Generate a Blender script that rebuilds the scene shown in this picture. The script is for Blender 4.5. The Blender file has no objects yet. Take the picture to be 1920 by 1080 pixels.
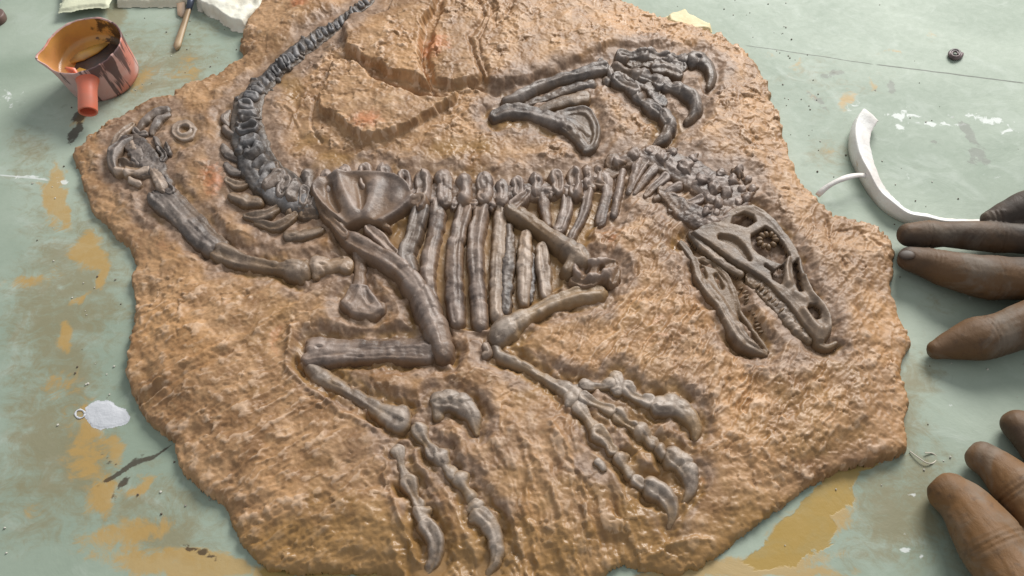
import bpy, bmesh, math, random
import numpy as np
from mathutils import Vector, Matrix

SC = bpy.context.scene
COL = SC.collection
S = 0.007                     # metres per modelling unit
R = math.radians

# ------------------------------------------------------------------ camera
TILT = R(38.0); FPX = 1507.0; DIST = 50.2
ct, st = math.cos(TILT), math.sin(TILT)
cd = bpy.data.cameras.new("camera"); cam = bpy.data.objects.new("camera", cd); COL.objects.link(cam)
cam.location = (0, -DIST*st*S, DIST*ct*S)
cam.rotation_euler = (TILT, 0, 0)
cd.sensor_width = 36.0; cd.lens = 36.0*FPX/1920.0
cd.clip_start = 0.005; cd.clip_end = 50
SC.camera = cam

def unproj(px, py, z=0.0):
    """point of the plane at height z that is seen at photo pixel (px,py); works on arrays"""
    a = (px-960.0)/FPX; b = (540.0-py)/FPX
    dx = a; dy = b*ct + st; dz = b*st - ct
    k = (z - DIST*ct)/dz
    return dx*k, -DIST*st + dy*k
def proj(x, y, z):
    cx = x; cy = y + DIST*st; cz = z - DIST*ct
    dep = cy*st - cz*ct
    return 960.0 + FPX*cx/dep, 540.0 - FPX*(cy*ct + cz*st)/dep
def P(px, py, z=0.0):
    x, y = unproj(px, py, z); return Vector((x, y, z))
def pxs(py):                 # pixels per unit near row py
    return 30.0*(1.0 + (py-540.0)/FPX*st/ct)

# ------------------------------------------------------------------ light
w = bpy.data.worlds.new("World"); SC.world = w; w.use_nodes = True
bg = w.node_tree.nodes["Background"]; bg.inputs[0].default_value = (0.93, 0.97, 1.0, 1); bg.inputs[1].default_value = 0.52
def area(name, loc, tgt, size, size_y, power, col):
    l = bpy.data.lights.new(name, 'AREA'); l.shape = 'RECTANGLE'; l.size = size; l.size_y = size_y
    l.energy = power; l.color = col
    o = bpy.data.objects.new(name, l); COL.objects.link(o); o.location = loc
    o.rotation_euler = (Vector(tgt)-Vector(loc)).to_track_quat('-Z', 'Y').to_euler()
    return o
area("window_light", (0.95, 1.95, 1.45), (0, 0.05, 0), 1.3, 0.9, 98.0, (1.0, 0.98, 0.94))
SC.view_settings.view_transform = 'Standard'; SC.view_settings.look = 'None'
SC.view_settings.exposure = 0.0; SC.view_settings.gamma = 1.0
SC.render.resolution_x = 1920; SC.render.resolution_y = 1080

# ------------------------------------------------------------------ numpy noise
_rng = np.random.RandomState(7)
_T = [_rng.rand(256, 256).astype(np.float32) for _ in range(8)]
def vnoise(x, y, k=0):
    T = _T[k % 8]; x = x + 37.7*k; y = y + 91.3*k
    xi = np.floor(x).astype(np.int64); yi = np.floor(y).astype(np.int64)
    fx = x-xi; fy = y-yi
    fx = fx*fx*fx*(fx*(fx*6-15)+10); fy = fy*fy*fy*(fy*(fy*6-15)+10)
    x0 = xi & 255; x1 = (xi+1) & 255; y0 = yi & 255; y1 = (yi+1) & 255
    return ((T[y0, x0]*(1-fx)+T[y0, x1]*fx)*(1-fy) + (T[y1, x0]*(1-fx)+T[y1, x1]*fx)*fy)*2-1
def fbm(x, y, o=4, k=0, g=0.5):
    s = 0; a = 1; n = 0
    for i in range(o):
        s = s + a*vnoise(x, y, k+i); n += a; a *= g
        x, y = (x*1.6+y*1.2)+5.1, (-x*1.2+y*1.6)+3.3
    return s/n
def ridged(x, y, o=4, k=0):
    s = 0; a = 1; n = 0
    for i in range(o):
        s = s + a*(1-2*np.abs(vnoise(x, y, k+i))); n += a; a *= 0.5
        x, y = (x*1.6+y*1.2)+5.1, (-x*1.2+y*1.6)+3.3
    return s/n
def worley(x, y, k=0):
    """nearest-cell distance, edge distance, tilted facet height and cell value"""
    A, B, C = _T[k % 8], _T[(k+1) % 8], _T[(k+2) % 8]
    xi = np.floor(x).astype(np.int64); yi = np.floor(y).astype(np.int64)
    f1 = np.full(x.shape, 9.0); f2 = f1.copy(); fac = np.zeros(x.shape); val = np.zeros(x.shape)
    for i in (-1, 0, 1):
        for j in (-1, 0, 1):
            cx = (xi+i); cy = (yi+j); ix = (cx+31*k) & 255; iy = (cy+17*k) & 255
            dx = x-(cx+A[iy, ix]); dy = y-(cy+B[iy, ix]); d = dx*dx+dy*dy
            ta = C[iy, ix]*6.283
            h = dx*np.cos(ta)+dy*np.sin(ta)
            m = d < f1
            f2 = np.where(m, f1, np.minimum(f2, d))
            fac = np.where(m, h, fac); val = np.where(m, A[ix, iy], val); f1 = np.where(m, d, f1)
    return np.sqrt(f1), np.sqrt(f2)-np.sqrt(f1), fac, val
def sstep(a, b, x):
    t = np.clip((x-a)/(b-a), 0, 1); return t*t*(3-2*t)
def polysd(px, py, poly):
    """signed distance to a closed polygon, positive inside"""
    d = np.full(px.shape, 1e9); ins = np.zeros(px.shape, bool); n = len(poly)
    for i in range(n):
        ax, ay = poly[i]; bx, by = poly[(i+1) % n]
        ex, ey = bx-ax, by-ay; wx = px-ax; wy = py-ay
        t = np.clip((wx*ex+wy*ey)/(ex*ex+ey*ey+1e-9), 0, 1)
        dd = (wx-t*ex)**2+(wy-t*ey)**2; d = np.minimum(d, dd)
        c = ((ay > py) != (by > py)) & (px < (bx-ax)*(py-ay)/(by-ay+1e-12)+ax)
        ins ^= c
    d = np.sqrt(d); return np.where(ins, d, -d)
def catmull(pts, n=5):
    if len(pts) < 3: return [tuple(map(float, p)) for p in pts]
    out = []; m = len(pts)
    for i in range(m-1):
        p0 = pts[max(i-1, 0)]; p1 = pts[i]; p2 = pts[i+1]; p3 = pts[min(i+2, m-1)]
        for j in range(n):
            t = j/n
            out.append(tuple(0.5*((2*b)+(-a+c)*t+(2*a-5*b+4*c-d)*t*t+(-a+3*b-3*c+d)*t**3) for a, b, c, d in zip(p0, p1, p2, p3)))
    out.append(tuple(map(float, pts[-1]))); return out
def stroke_t(px, py, pts, smooth=True, wob=0.0, seed=0, full=False):
    """min over the stroke of distance / radius, distance - radius, radius, lateral and along coordinates"""
    pts = catmull(pts) if smooth else pts
    if len(pts) == 1: pts = [pts[0], (pts[0][0]+.01, pts[0][1], pts[0][2])]
    T = np.full(px.shape, 1e9); D = np.full(px.shape, 1e9); Rr = np.full(px.shape, 1.0); LA = np.zeros(px.shape); AR = np.zeros(px.shape); arc = 0.0
    for (ax, ay, ar), (bx, by, br) in zip(pts[:-1], pts[1:]):
        ex, ey = bx-ax, by-ay; L = math.hypot(ex, ey)+1e-9; wx = px-ax; wy = py-ay
        s = np.clip((wx*ex+wy*ey)/(L*L), 0, 1)
        d = np.sqrt((wx-s*ex)**2+(wy-s*ey)**2); r = np.maximum(ar+(br-ar)*s, 1.0)
        side = np.sign(ex*wy-ey*wx)
        if wob: r = r*(1+wob*vnoise((arc+s*L)/11+side*50+seed*3.3, np.zeros(1)+seed*7.7, seed))
        t = d/r; m = t < T
        T = np.where(m, t, T); Rr = np.where(m, r, Rr); D = np.minimum(D, d-r)
        if full: LA = np.where(m, side*t, LA); AR = np.where(m, arc+s*L, AR)
        arc += L
    return (T, D, Rr, LA, AR) if full else (T, D, Rr)

# ------------------------------------------------------------------ object helpers
def tag(o, label=None, cat=None, group=None, kind=None):
    if label: o['label'] = label
    if cat: o['category'] = cat
    if group: o['group'] = group
    if kind: o['kind'] = kind
    return o
def empty(name, loc=(0, 0, 0)):
    o = bpy.data.objects.new(name, None); o.empty_display_size = 0.01; COL.objects.link(o)
    o.location = Vector(loc)*S; return o
def link(name, me, mat, parent=None, smooth=True):
    o = bpy.data.objects.new(name, me); COL.objects.link(o)
    if mat: me.materials.append(mat)
    if smooth and len(me.polygons): me.polygons.foreach_set('use_smooth', np.ones(len(me.polygons), bool))
    if parent:
        o.parent = parent; o.matrix_parent_inverse = Matrix.Translation(-parent.location)
    return o
def grid_mesh(name, X, Y, Z, mask, cols=None):
    ny, nx = X.shape
    f = mask[:-1, :-1] & mask[1:, :-1] & mask[:-1, 1:] & mask[1:, 1:]
    used = np.zeros(mask.shape, bool)
    used[:-1, :-1] |= f; used[1:, :-1] |= f; used[:-1, 1:] |= f; used[1:, 1:] |= f
    idx = np.full(mask.shape, -1, np.int64); n = int(used.sum()); idx[used] = np.arange(n)
    q = np.stack([idx[:-1, :-1][f], idx[:-1, 1:][f], idx[1:, 1:][f], idx[1:, :-1][f]], 1).astype(np.int32)
    co = np.stack([X[used], Y[used], Z[used]], 1).astype(np.float32)*S
    me = bpy.data.meshes.new(name); me.vertices.add(n); me.vertices.foreach_set('co', co.ravel())
    me.loops.add(q.size); me.loops.foreach_set('vertex_index', q.ravel())
    me.polygons.add(len(q)); me.polygons.foreach_set('loop_start', np.arange(0, q.size, 4, dtype=np.int32))
    me.polygons.foreach_set('loop_total', np.full(len(q), 4, np.int32))
    me.update(calc_edges=True)
    for k, c in (cols or {}).items():
        a = me.color_attributes.new(k, 'FLOAT_COLOR', 'POINT')
        v = np.ones((n, 4), np.float32)
        for i, ch in enumerate(c): v[:, i] = ch[used]
        a.data.foreach_set('color', v.ravel())
    return me
def bm_mesh(name, bm):
    bmesh.ops.recalc_face_normals(bm, faces=bm.faces)
    me = bpy.data.meshes.new(name)
    for v in bm.verts: v.co *= S
    bm.to_mesh(me); bm.free(); return me

# ------------------------------------------------------------------ materials
class NT:
    def __init__(s, name):
        s.m = bpy.data.materials.new(name); s.m.use_nodes = True; s.t = s.m.node_tree; s.t.nodes.clear()
        s.out = s.n('ShaderNodeOutputMaterial'); s.b = s.n('ShaderNodeBsdfPrincipled'); s.l(s.b.outputs[0], s.out.inputs[0])
        s.tc = s.n('ShaderNodeTexCoord').outputs['Object']
    def n(s, t): return s.t.nodes.new(t)
    def l(s, a, b): s.t.links.new(a, b)
    def setin(s, i, v):
        if hasattr(v, 'links'): s.l(v, i)
        else: i.default_value = v
    def noise(s, scale, detail=4, rough=.55, dist=0, vec=None, out='Fac'):
        n = s.n('ShaderNodeTexNoise'); n.inputs['Scale'].default_value = scale/S*0.22; n.inputs['Detail'].default_value = detail
        n.inputs['Roughness'].default_value = rough; n.inputs['Distortion'].default_value = dist
        s.l(vec or s.tc, n.inputs['Vector']); return n.outputs[out]
    def vor(s, scale, feature='F1', vec=None, out='Distance'):
        n = s.n('ShaderNodeTexVoronoi'); n.feature = feature; n.inputs['Scale'].default_value = scale/S*0.22
        s.l(vec or s.tc, n.inputs['Vector']); return n.outputs[out]
    def map(s, scale=(1, 1, 1), rot=(0, 0, 0)):
        n = s.n('ShaderNodeMapping'); n.inputs['Scale'].default_value = scale; n.inputs['Rotation'].default_value = rot
        s.l(s.tc, n.inputs['Vector']); return n.outputs[0]
    def ramp(s, f, a, b, smooth=True):
        n = s.n('ShaderNodeMapRange'); n.interpolation_type = 'SMOOTHSTEP' if smooth else 'LINEAR'
        s.setin(n.inputs['Value'], f); n.inputs['From Min'].default_value = a; n.inputs['From Max'].default_value = b
        return n.outputs[0]
    def math(s, op, a, b=0.0, c=None):
        n = s.n('ShaderNodeMath'); n.operation = op; s.setin(n.inputs[0], a); s.setin(n.inputs[1], b)
        if c is not None: s.setin(n.inputs[2], c)
        return n.outputs[0]
    def mix(s, f, a, b):
        n = s.n('ShaderNodeMix'); n.data_type = 'RGBA'; s.setin(n.inputs['Factor'], f)
        for i, v in ((n.inputs[6], a), (n.inputs[7], b)):
            if hasattr(v, 'links'): s.l(v, i)
            else: i.default_value = (v[0], v[1], v[2], 1)
        return n.outputs[2]
    def attr(s, name):
        n = s.n('ShaderNodeAttribute'); n.attribute_name = name
        x = s.n('ShaderNodeSeparateColor'); s.l(n.outputs['Color'], x.inputs[0])
        return x.outputs[0], x.outputs[1], x.outputs[2], n.outputs['Alpha']
    def bump(s, h, dist, strength=1.0, prev=None):
        n = s.n('ShaderNodeBump'); n.inputs['Distance'].default_value = dist*S; n.inputs['Strength'].default_value = strength
        s.l(h, n.inputs['Height'])
        if prev: s.l(prev, n.inputs['Normal'])
        return n.outputs[0]
    def done(s, col, rough=.5, normal=None, spec=None, **kw):
        s.setin(s.b.inputs['Base Color'], col if hasattr(col, 'links') else (*col, 1)); s.setin(s.b.inputs['Roughness'], rough)
        if normal: s.l(normal, s.b.inputs['Normal'])
        if spec is not None: s.b.inputs['Specular IOR Level'].default_value = spec
        for k, v in kw.items(): s.b.inputs[k.replace('_', ' ')].default_value = v
        return s.m

def rock_material():
    m = NT('painted_rock'); r, g, b, a = m.attr('paint')
    big = m.noise(.55, 5, .6, .5); mid = m.noise(2.2, 6, .65, .6); fine = m.noise(9, 5, .6)
    c = m.mix(m.ramp(mid, .36, .66), (.235, .122, .052), (.440, .258, .130))
    c = m.mix(m.math('MULTIPLY', m.ramp(big, .48, .72), .6), c, (.48, .25, .095))
    c = m.mix(m.math('MULTIPLY', m.ramp(fine, .52, .74), .38), c, (.55, .37, .21))           # dry-brushed buff
    c = m.mix(m.math('MULTIPLY', m.ramp(m.noise(5, 4, .6, 1.0), .56, .7), .30), c, (.14, .070, .028))
    c = m.mix(m.math('MULTIPLY', m.ramp(m.math('ADD', a, m.math('MULTIPLY', m.math('SUBTRACT', fine, .5), .9)), .45, .85), .50), c, (.66, .47, .33))   # paint caught on the raised flakes
    c = m.mix(m.math('MULTIPLY', m.ramp(m.noise(.38, 5, .62, .7), .46, .66), .38), c, (.235, .145, .090))
    c = m.mix(m.math('MULTIPLY', m.ramp(m.noise(.9, 4, .6, .6), .56, .70), .35), c, (.50, .29, .14))
    # violet-grey overspray round the bones, ochre wash with recess shade coloured in, orange patches
    g1 = m.ramp(m.math('ADD', r, m.math('MULTIPLY', m.math('SUBTRACT', mid, .5), 1.5)), .25, .95)
    c = m.mix(m.math('MULTIPLY', g1, .74), c, m.mix(m.ramp(fine, .35, .65), (.135, .084, .058), (.310, .215, .160)))
    g2 = m.ramp(m.math('ADD', g, m.math('MULTIPLY', m.math('SUBTRACT', m.noise(1.6, 5, .6), .5), 1.3)), .3, .95)
    c = m.mix(m.math('MULTIPLY', g2, .72), c, (.290, .160, .050))
    g3 = m.ramp(m.math('ADD', b, m.math('MULTIPLY', m.math('SUBTRACT', fine, .5), 1.2)), .3, .9)
    c = m.mix(m.math('MULTIPLY', g3, .6), c, (.50, .16, .055))
    nb = m.bump(m.noise(4, 8, .62, .5), .10, .5)
    nb = m.bump(m.noise(26, 4, .65), .02, .5, nb)
    ro = m.math('SUBTRACT', m.math('ADD', .39, m.math('MULTIPLY', mid, .30)), m.math('MULTIPLY', g2, .18))
    return m.done(c, ro, nb, .40)
def bone_material(name, dark, lite, wash, washamt=.45):
    m = NT(name); r, g, b, a = m.attr('paint')
    mid = m.noise(1.8, 6, .62, .5); fine = m.noise(8, 5, .62)
    c = m.mix(m.ramp(mid, .34, .68), dark, lite)
    c = m.mix(m.math('MULTIPLY', m.ramp(m.noise(1.1, 4, .6, .3), .45, .68), washamt), c, wash)
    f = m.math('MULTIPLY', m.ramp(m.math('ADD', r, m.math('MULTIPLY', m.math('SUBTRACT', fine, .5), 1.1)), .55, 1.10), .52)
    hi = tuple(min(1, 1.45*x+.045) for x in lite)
    c = m.mix(m.math('MULTIPLY', m.ramp(m.math('SUBTRACT', m.math('ADD', 1.0, m.math('MULTIPLY', m.math('SUBTRACT', mid, .5), 1.2)), r), .30, .80), .80), c, tuple(.72*x for x in wash))  # brown wash at the low edges, darkened to add shade there
    c = m.mix(f, c, hi)                                        # dry-brushed ridges, with the sheen on bone tops painted in
    c = m.mix(m.math('MULTIPLY', m.ramp(m.noise(13, 3, .6), .60, .72), .35), c, tuple(x*.5 for x in dark))
    nb = m.bump(m.noise(4, 7, .66, .3), .045, .6)
    nb = m.bump(m.noise(24, 4, .65), .04, .7, nb)
    return m.done(c, m.math('ADD', .30, m.math('MULTIPLY', fine, .35)), nb, .42)

M_DUMMY = None
def line_mask(m, a, b, w, wob=.35):
    """thin wandering crack between two table points"""
    ax, ay = a; bx, by = b; L = math.hypot(bx-ax, by-ay); nx, ny = -(by-ay)/L, (bx-ax)/L; tx, ty = (bx-ax)/L, (by-ay)/L
    sp = m.n('ShaderNodeSeparateXYZ'); m.l(m.tc, sp.inputs[0]); X, Y = sp.outputs[0], sp.outputs[1]
    dn = m.math('ADD', m.math('MULTIPLY', m.math('SUBTRACT', X, ax*S), nx/S), m.math('MULTIPLY', m.math('SUBTRACT', Y, ay*S), ny/S))
    dt = m.math('ADD', m.math('MULTIPLY', m.math('SUBTRACT', X, ax*S), tx/S), m.math('MULTIPLY', m.math('SUBTRACT', Y, ay*S), ty/S))
    dn = m.math('ADD', dn, m.math('MULTIPLY', m.math('SUBTRACT', m.noise(.8, 5, .6), .5), wob*2))
    f = m.math('SUBTRACT', 1.0, m.ramp(m.math('ABSOLUTE', dn), w*.35, w))
    e = m.math('MULTIPLY', m.ramp(dt, 0, .4), m.math('SUBTRACT', 1.0, m.ramp(dt, L-.4, L)))
    return m.math('MULTIPLY', f, e)

def table_material():
    m = NT('painted_table'); r, g, b, a = m.attr('stain'); d, e, h, _ = m.attr('stain2')
    big = m.noise(.28, 5, .6, .8); mid = m.noise(1.4, 6, .62, 1.2); fine = m.noise(7, 5, .6, .6)
    stre = m.noise(1.1, 7, .68, 1.6, m.map((.8, 1.7, 1), (0, 0, R(33))))
    c = m.mix(m.ramp(big, .3, .7), (.240, .295, .230), (.350, .405, .330))
    c = m.mix(m.math('MULTIPLY', m.ramp(mid, .5, .72), .4), c, (.43, .48, .42))
    c = m.mix(m.math('MULTIPLY', m.ramp(m.noise(2.6, 5, .7, .5), .60, .74), .28), c, (.17, .20, .15))
    def st(mask, ns, lo, hi, col, amt, c):
        k = m.ramp(m.math('ADD', mask, m.math('MULTIPLY', m.math('SUBTRACT', ns, .5), 2.2)), lo, hi)
        k = m.math('MULTIPLY', m.math('MULTIPLY', k, m.ramp(mask, .02, .25)), amt)
        return m.mix(k, c, col), k
    swl = m.noise(3.2, 7, .72, 2.2); stre = m.math('ADD', m.math('MULTIPLY', stre, .5), m.math('MULTIPLY', swl, .5))
    c, k1 = st(g, stre, .20, .80, (.215, .165, .075), .66, c)          # thin brown film, carrying some painted shade at lower right
    c, k2 = st(r, m.math('ADD', m.math('MULTIPLY', mid, .5), m.math('MULTIPLY', swl, .5)), .32, .72, (.45, .265, .070), .70, c)            # ochre paint
    c, k3 = st(d, stre, .50, .75, (.045, .028, .018), .85, c)          # dark paint
    c, k4 = st(b, fine, .50, .80, (.68, .70, .68), .80, c)             # white plaster dust
    c, k5 = st(e, fine, .50, .75, (.19, .19, .17), .60, c)             # graphite grey scuffs
    c, k6 = st(h, mid, .48, .60, (.360, .235, .060), .88, c)           # wet ochre puddle
    sp = m.ramp(m.vor(2.6), .035, .015)
    c = m.mix(m.math('MULTIPLY', m.math('MULTIPLY', sp, m.ramp(m.noise(.9, 2), .5, .6)), .7), c, (.07, .06, .05))
    A, B, Cc = unproj(1395, 84), unproj(1640, 121), unproj(1925, 157)
    for p, q, wd in ((A, B, .07), (B, Cc, .11), (unproj(-5, 327), unproj(95, 338), .09)):
        cr = line_mask(m, p, q, wd, .22)
        c = m.mix(m.math('MULTIPLY', cr, .8), c, (.05, .05, .04) if q[0] > 0 else (.6, .62, .6))
    nb = m.bump(m.math('ADD', mid, m.math('MULTIPLY', k6, -.4)), .10, .35)
    nb = m.bump(m.noise(14, 4, .6), .03, .35, nb)
    ro = m.math('SUBTRACT', m.math('ADD', .50, m.math('MULTIPLY', fine, .2)), m.math('MULTIPLY', k6, .30))
    return m.done(c, ro, nb, .32)

M_ROCK = rock_material()
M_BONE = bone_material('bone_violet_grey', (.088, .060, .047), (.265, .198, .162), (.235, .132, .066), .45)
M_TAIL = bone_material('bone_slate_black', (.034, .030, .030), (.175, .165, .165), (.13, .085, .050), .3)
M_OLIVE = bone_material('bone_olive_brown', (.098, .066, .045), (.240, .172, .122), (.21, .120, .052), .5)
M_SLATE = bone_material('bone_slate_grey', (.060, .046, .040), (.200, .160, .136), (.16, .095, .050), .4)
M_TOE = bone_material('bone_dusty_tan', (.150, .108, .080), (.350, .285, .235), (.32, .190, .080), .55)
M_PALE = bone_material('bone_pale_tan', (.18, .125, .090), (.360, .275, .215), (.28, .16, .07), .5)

# ------------------------------------------------------------------ the slab: grid
DX = 0.065; ZREF = 1.42
xs = np.arange(-31.5, 29.5, DX); ys = np.arange(-20.0, 40.0, DX)
X, Y = np.meshgrid(xs, ys)
PX, PY = proj(X, Y, ZREF)

OUT = [(470,-70),(497,-20),(490,5),(462,32),(450,60),(449,82),(460,101),(432,112),(405,132),(372,142),(345,150),(318,168),(285,180),(255,190),(228,205),(205,218),(172,244),(140,264),(130,276),(131,292),(146,322),(158,352),(163,382),(188,405),(212,428),(238,452),(247,485),(246,530),(247,560),(243,600),(236,640),(231,690),(238,728),(258,762),(274,790),(322,822),(329,850),(346,888),(372,915),(412,938),(428,972),(440,1008),(470,1038),(498,1062),(560,1070),(640,1064),(740,1076),(800,1095),(960,1100),(1090,1086),(1125,1073),(1170,1052),(1205,1062),(1260,1072),(1306,1060),(1355,1032),(1415,985),(1454,953),(1491,925),(1530,900),(1585,872),(1640,862),(1688,848),(1708,836),(1701,800),(1705,742),(1696,695),(1708,642),(1700,612),(1681,578),(1671,540),(1679,502),(1684,462),(1670,438),(1642,414),(1602,400),(1566,399),(1541,376),(1508,338),(1488,298),(1474,256),(1466,215),(1450,182),(1442,150),(1418,110),(1390,82),(1350,60),(1300,44),(1250,31),(1205,14),(1170,2),(1145,-25),(1130,-70)]
PXR, PYR = proj(X, Y, .72)
wx = PXR + 7*fbm(PX/38, PY/30, 4, 1) + 2.5*vnoise(PX/6, PY/6, 3); wy = PYR + 7*fbm(PX/38, PY/30, 4, 5) + 2.5*vnoise(PX/6, PY/6, 6)
DIN = polysd(wx, wy, OUT)
IN = DIN > -3

# smooth base of the slab
ZL = 1.14 + 0.22*fbm(PX/230, PY/190, 2, 2)
# lift of the whole stone towards the top, thin towards the foot
ZL += 0.25*sstep(400, 60, PY) - 0.30*sstep(800, 1060, PY)
wpx = PX + 9*fbm(PX/26, PY/20, 4, 2) ; wpy = PY + 7*fbm(PX/26, PY/20, 4, 4)
PL1 = [(648,35),(700,30),(722,24),(735,0),(742,-80),(832,-80),(826,0),(806,45),(791,100),(799,140),(814,176),(770,160),(720,143),(680,120),(648,98),(641,70)]
PL2 = [(620,120),(645,114),(675,120),(700,150),(740,168),(790,184),(830,186),(864,172),(856,192),(812,222),(750,255),(680,269),(650,250),(630,232),(600,212),(596,185),(607,155)]
PL3 = [(838,-80),(830,0),(812,45),(803,72),(800,112),(812,158),(850,170),(905,158),(938,172),(975,160),(1040,135),(1100,112),(1150,88),(1230,82),(1300,78),(1350,72),(1300,20),(1150,-80)]
def plate(poly, h, wdt):
    return h*sstep(0, wdt, polysd(wpx, wpy, poly))
pl = np.maximum.reduce([plate(PL1, .80, 9), plate(PL2, .68, 9), plate(PL3, .62, 12)*(1-.55*sstep(900, 1100, PX))])
PL4 = [(440,-80),(620,-80),(640,20),(560,60),(500,105),(455,150),(400,190),(380,150),(440,110),(440,60)]
pl = np.maximum(pl, plate(PL4, .45, 26))
ZL += pl*1.05
# hollow inside the curve of the tail and above the spine
ZL -= .28*sstep(0, 60, polysd(PX, PY, [(500,140),(600,90),(600,230),(680,285),(900,230),(930,300),(600,318),(520,300)]))
# right rim, higher near the corner by the hand
ZL += .25*sstep(1450, 1660, PX)*sstep(300, 480, PY)

ZL = ZL*(.50+.50*sstep(0, 110, DIN+14*fbm(PX/40, PY/34, 3, 5)))

# ------------------------------------------------------------------ bone specification (photo pixel traces)
BONES = []      # (name, material, strokes, opts)
def bone(name, mat, *strokes, **o): BONES.append((name, mat, [list(s) for s in strokes], o))
B, T_, OL, SL, PA, TO = M_BONE, M_TAIL, M_OLIVE, M_SLATE, M_PALE, M_TOE
# ribs
bone('rib', SL, [(787,388,15),(775,430,13),(760,473,14),(768,500,12)], hf=.9)
bone('rib', B, [(822,374,13),(815,425,13),(804,480,13),(800,515,12),(806,556,12)], moat=.40)
bone('rib', B, [(872,376,13),(858,430,13),(851,480,14),(852,547,14),(855,592,13)], moat=.40)
bone('rib', B, [(904,380,12),(894,430,13),(891,480,13),(896,547,13),(901,598,13)], moat=.40)
bone('rib', PA, [(939,378,10),(936,430,11),(932,480,11),(930,547,11),(932,584,11)], moat=.40)
bone('rib', SL, [(954,415,8),(954,470,10),(951,525,10),(947,572,9)], hf=.5, rough=2.2)
bone('rib', PA, [(986,432,10),(984,480,12),(983,530,11),(983,556,9)], moat=.38)
bone('rib', SL, [(997,470,5),(997,520,6),(995,552,4)], hf=.5, rough=2)
bone('rib', PA, [(1016,455,10),(1019,497,12),(1025,541,10)], moat=.38)
bone('rib', B, [(1020,350,11),(1022,383,9),(1028,408,8)], moat=.34)
bone('rib', B, [(1063,350,9),(1061,387,10),(1048,420,10)], moat=.34)
bone('rib', B, [(1104,347,9),(1095,390,7),(1072,435,7)], moat=.34)
bone('rib', B, [(1137,322,10),(1140,353,9),(1126,403,9)], moat=.36)
bone('rib', B, [(1168,312,8),(1161,353,7),(1152,392,7)], moat=.36)
for a, b_, c_, d_ in ((1197,296,1181,352),(1229,306,1192,354),(1249,324,1212,358),(1275,341,1230,364),(1314,366,1258,385)):
    bone('cervical_rib', B, [(a,b_,8),((a+c_)/2,(b_+d_)/2,6.5),(c_,d_,5)], moat=.25, hf=1.1)
bone('cervical_rib', B, [(1214,296,6),(1200,318,6),(1186,346,4)], moat=.2, hf=1.0)
# dorsal spinous processes
rv = random.Random(12)
bone('spine_base', B, [(560,352,14),(640,348,16),(760,356,20),(860,358,20),(960,356,18),(1040,348,16),(1110,330,14),(1150,312,12)], hf=.32, rough=2.6, moat=.16)
for (x, y0, y1, r) in ((577,327,350,14),(612,329,352,12),(647,322,345,13),(685,319,345,14),(722,320,345,15),(758,330,350,14),(793,332,366,16),(832,332,368,16),(871,338,368,16),(908,338,366,16),(941,346,370,13),(971,340,358,13),(1008,334,352,14),(1045,328,348,14),(1078,324,350,15),(1104,316,336,12),(1124,312,330,10)):
    bone('vertebra', B if x > 600 else SL, [(x-1,y0,r),(x+1,(y0+y1)/2,r-2),(x,y1,r-1)], [(x-r*.8,y1+6,5),(x+r*.8,y1+8,6)],
         cuts=[[(x+rv.uniform(-2,2),y0+3,r*rv.uniform(.25,.5)),(x,y1-4,r*.35)]] if y1-y0 > 25 else [[(x,y0+4,r*.3)]], cutd=rv.uniform(.03,.16), hf=1.05, moat=.22, rough=1.2)
for (x, y) in ((815,372),(850,374),(888,374),(922,376),(1033,352),(1062,344),(1088,340)):
    bone('vertebra', B, [(x-7,y,5),(x+4,y+3,6)], [(x+3,y-6,4),(x,y+10,5)], hf=1.0, moat=.1, rough=1.6)
# neck
rng = random.Random(3)
for (x, y, r) in ((1158,300,13),(1190,286,17),(1216,282,12),(1243,292,17),(1262,282,12),(1287,308,21),(1300,292,12),(1318,330,19),(1340,348,18),(1306,340,12),(1352,322,14),(1374,334,15),(1364,360,18),(1392,350,13),(1348,378,15),(1332,366,11),(1325,392,12),(1386,372,12),(1400,366,13),(1412,350,12),(1388,316,12),(1344,394,12),(1330,382,13),(1404,332,11)):
    ss = []
    for k in range(5):
        r = r if k else r*1.22; a = rng.uniform(0, 6.28); q = rng.uniform(.5, 1.0)*r
        ss.append([(x+.3*q*math.cos(a+2), y+.3*q*math.sin(a+2), r*.42), (x+.6*q*math.cos(a), y+.5*q*math.sin(a), r*.30), (x+1.15*q*math.cos(a), y+.95*q*math.sin(a), r*.15)])
    bone('neck_vertebra', B, *ss, hf=1.35, rough=1.3, moat=.12, lift=rng.uniform(-.05,.15))
bone('neck_base', B, [(1150,296,16),(1200,288,17),(1250,294,22),(1300,318,28),(1345,346,30),(1385,360,24)], hf=.26, rough=2.0, moat=.05)
bone('neck_base', B, [(1240,350,10),(1275,378,16),(1300,396,20),(1330,402,22),(1360,398,20),(1390,378,18)], hf=.3, rough=3.0, moat=.05)
bone('tail_base', SL, [(470,250,14),(478,290,18),(500,330,24),(535,360,28),(580,385,24)], hf=.28, rough=3.0, moat=.04)
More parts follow.
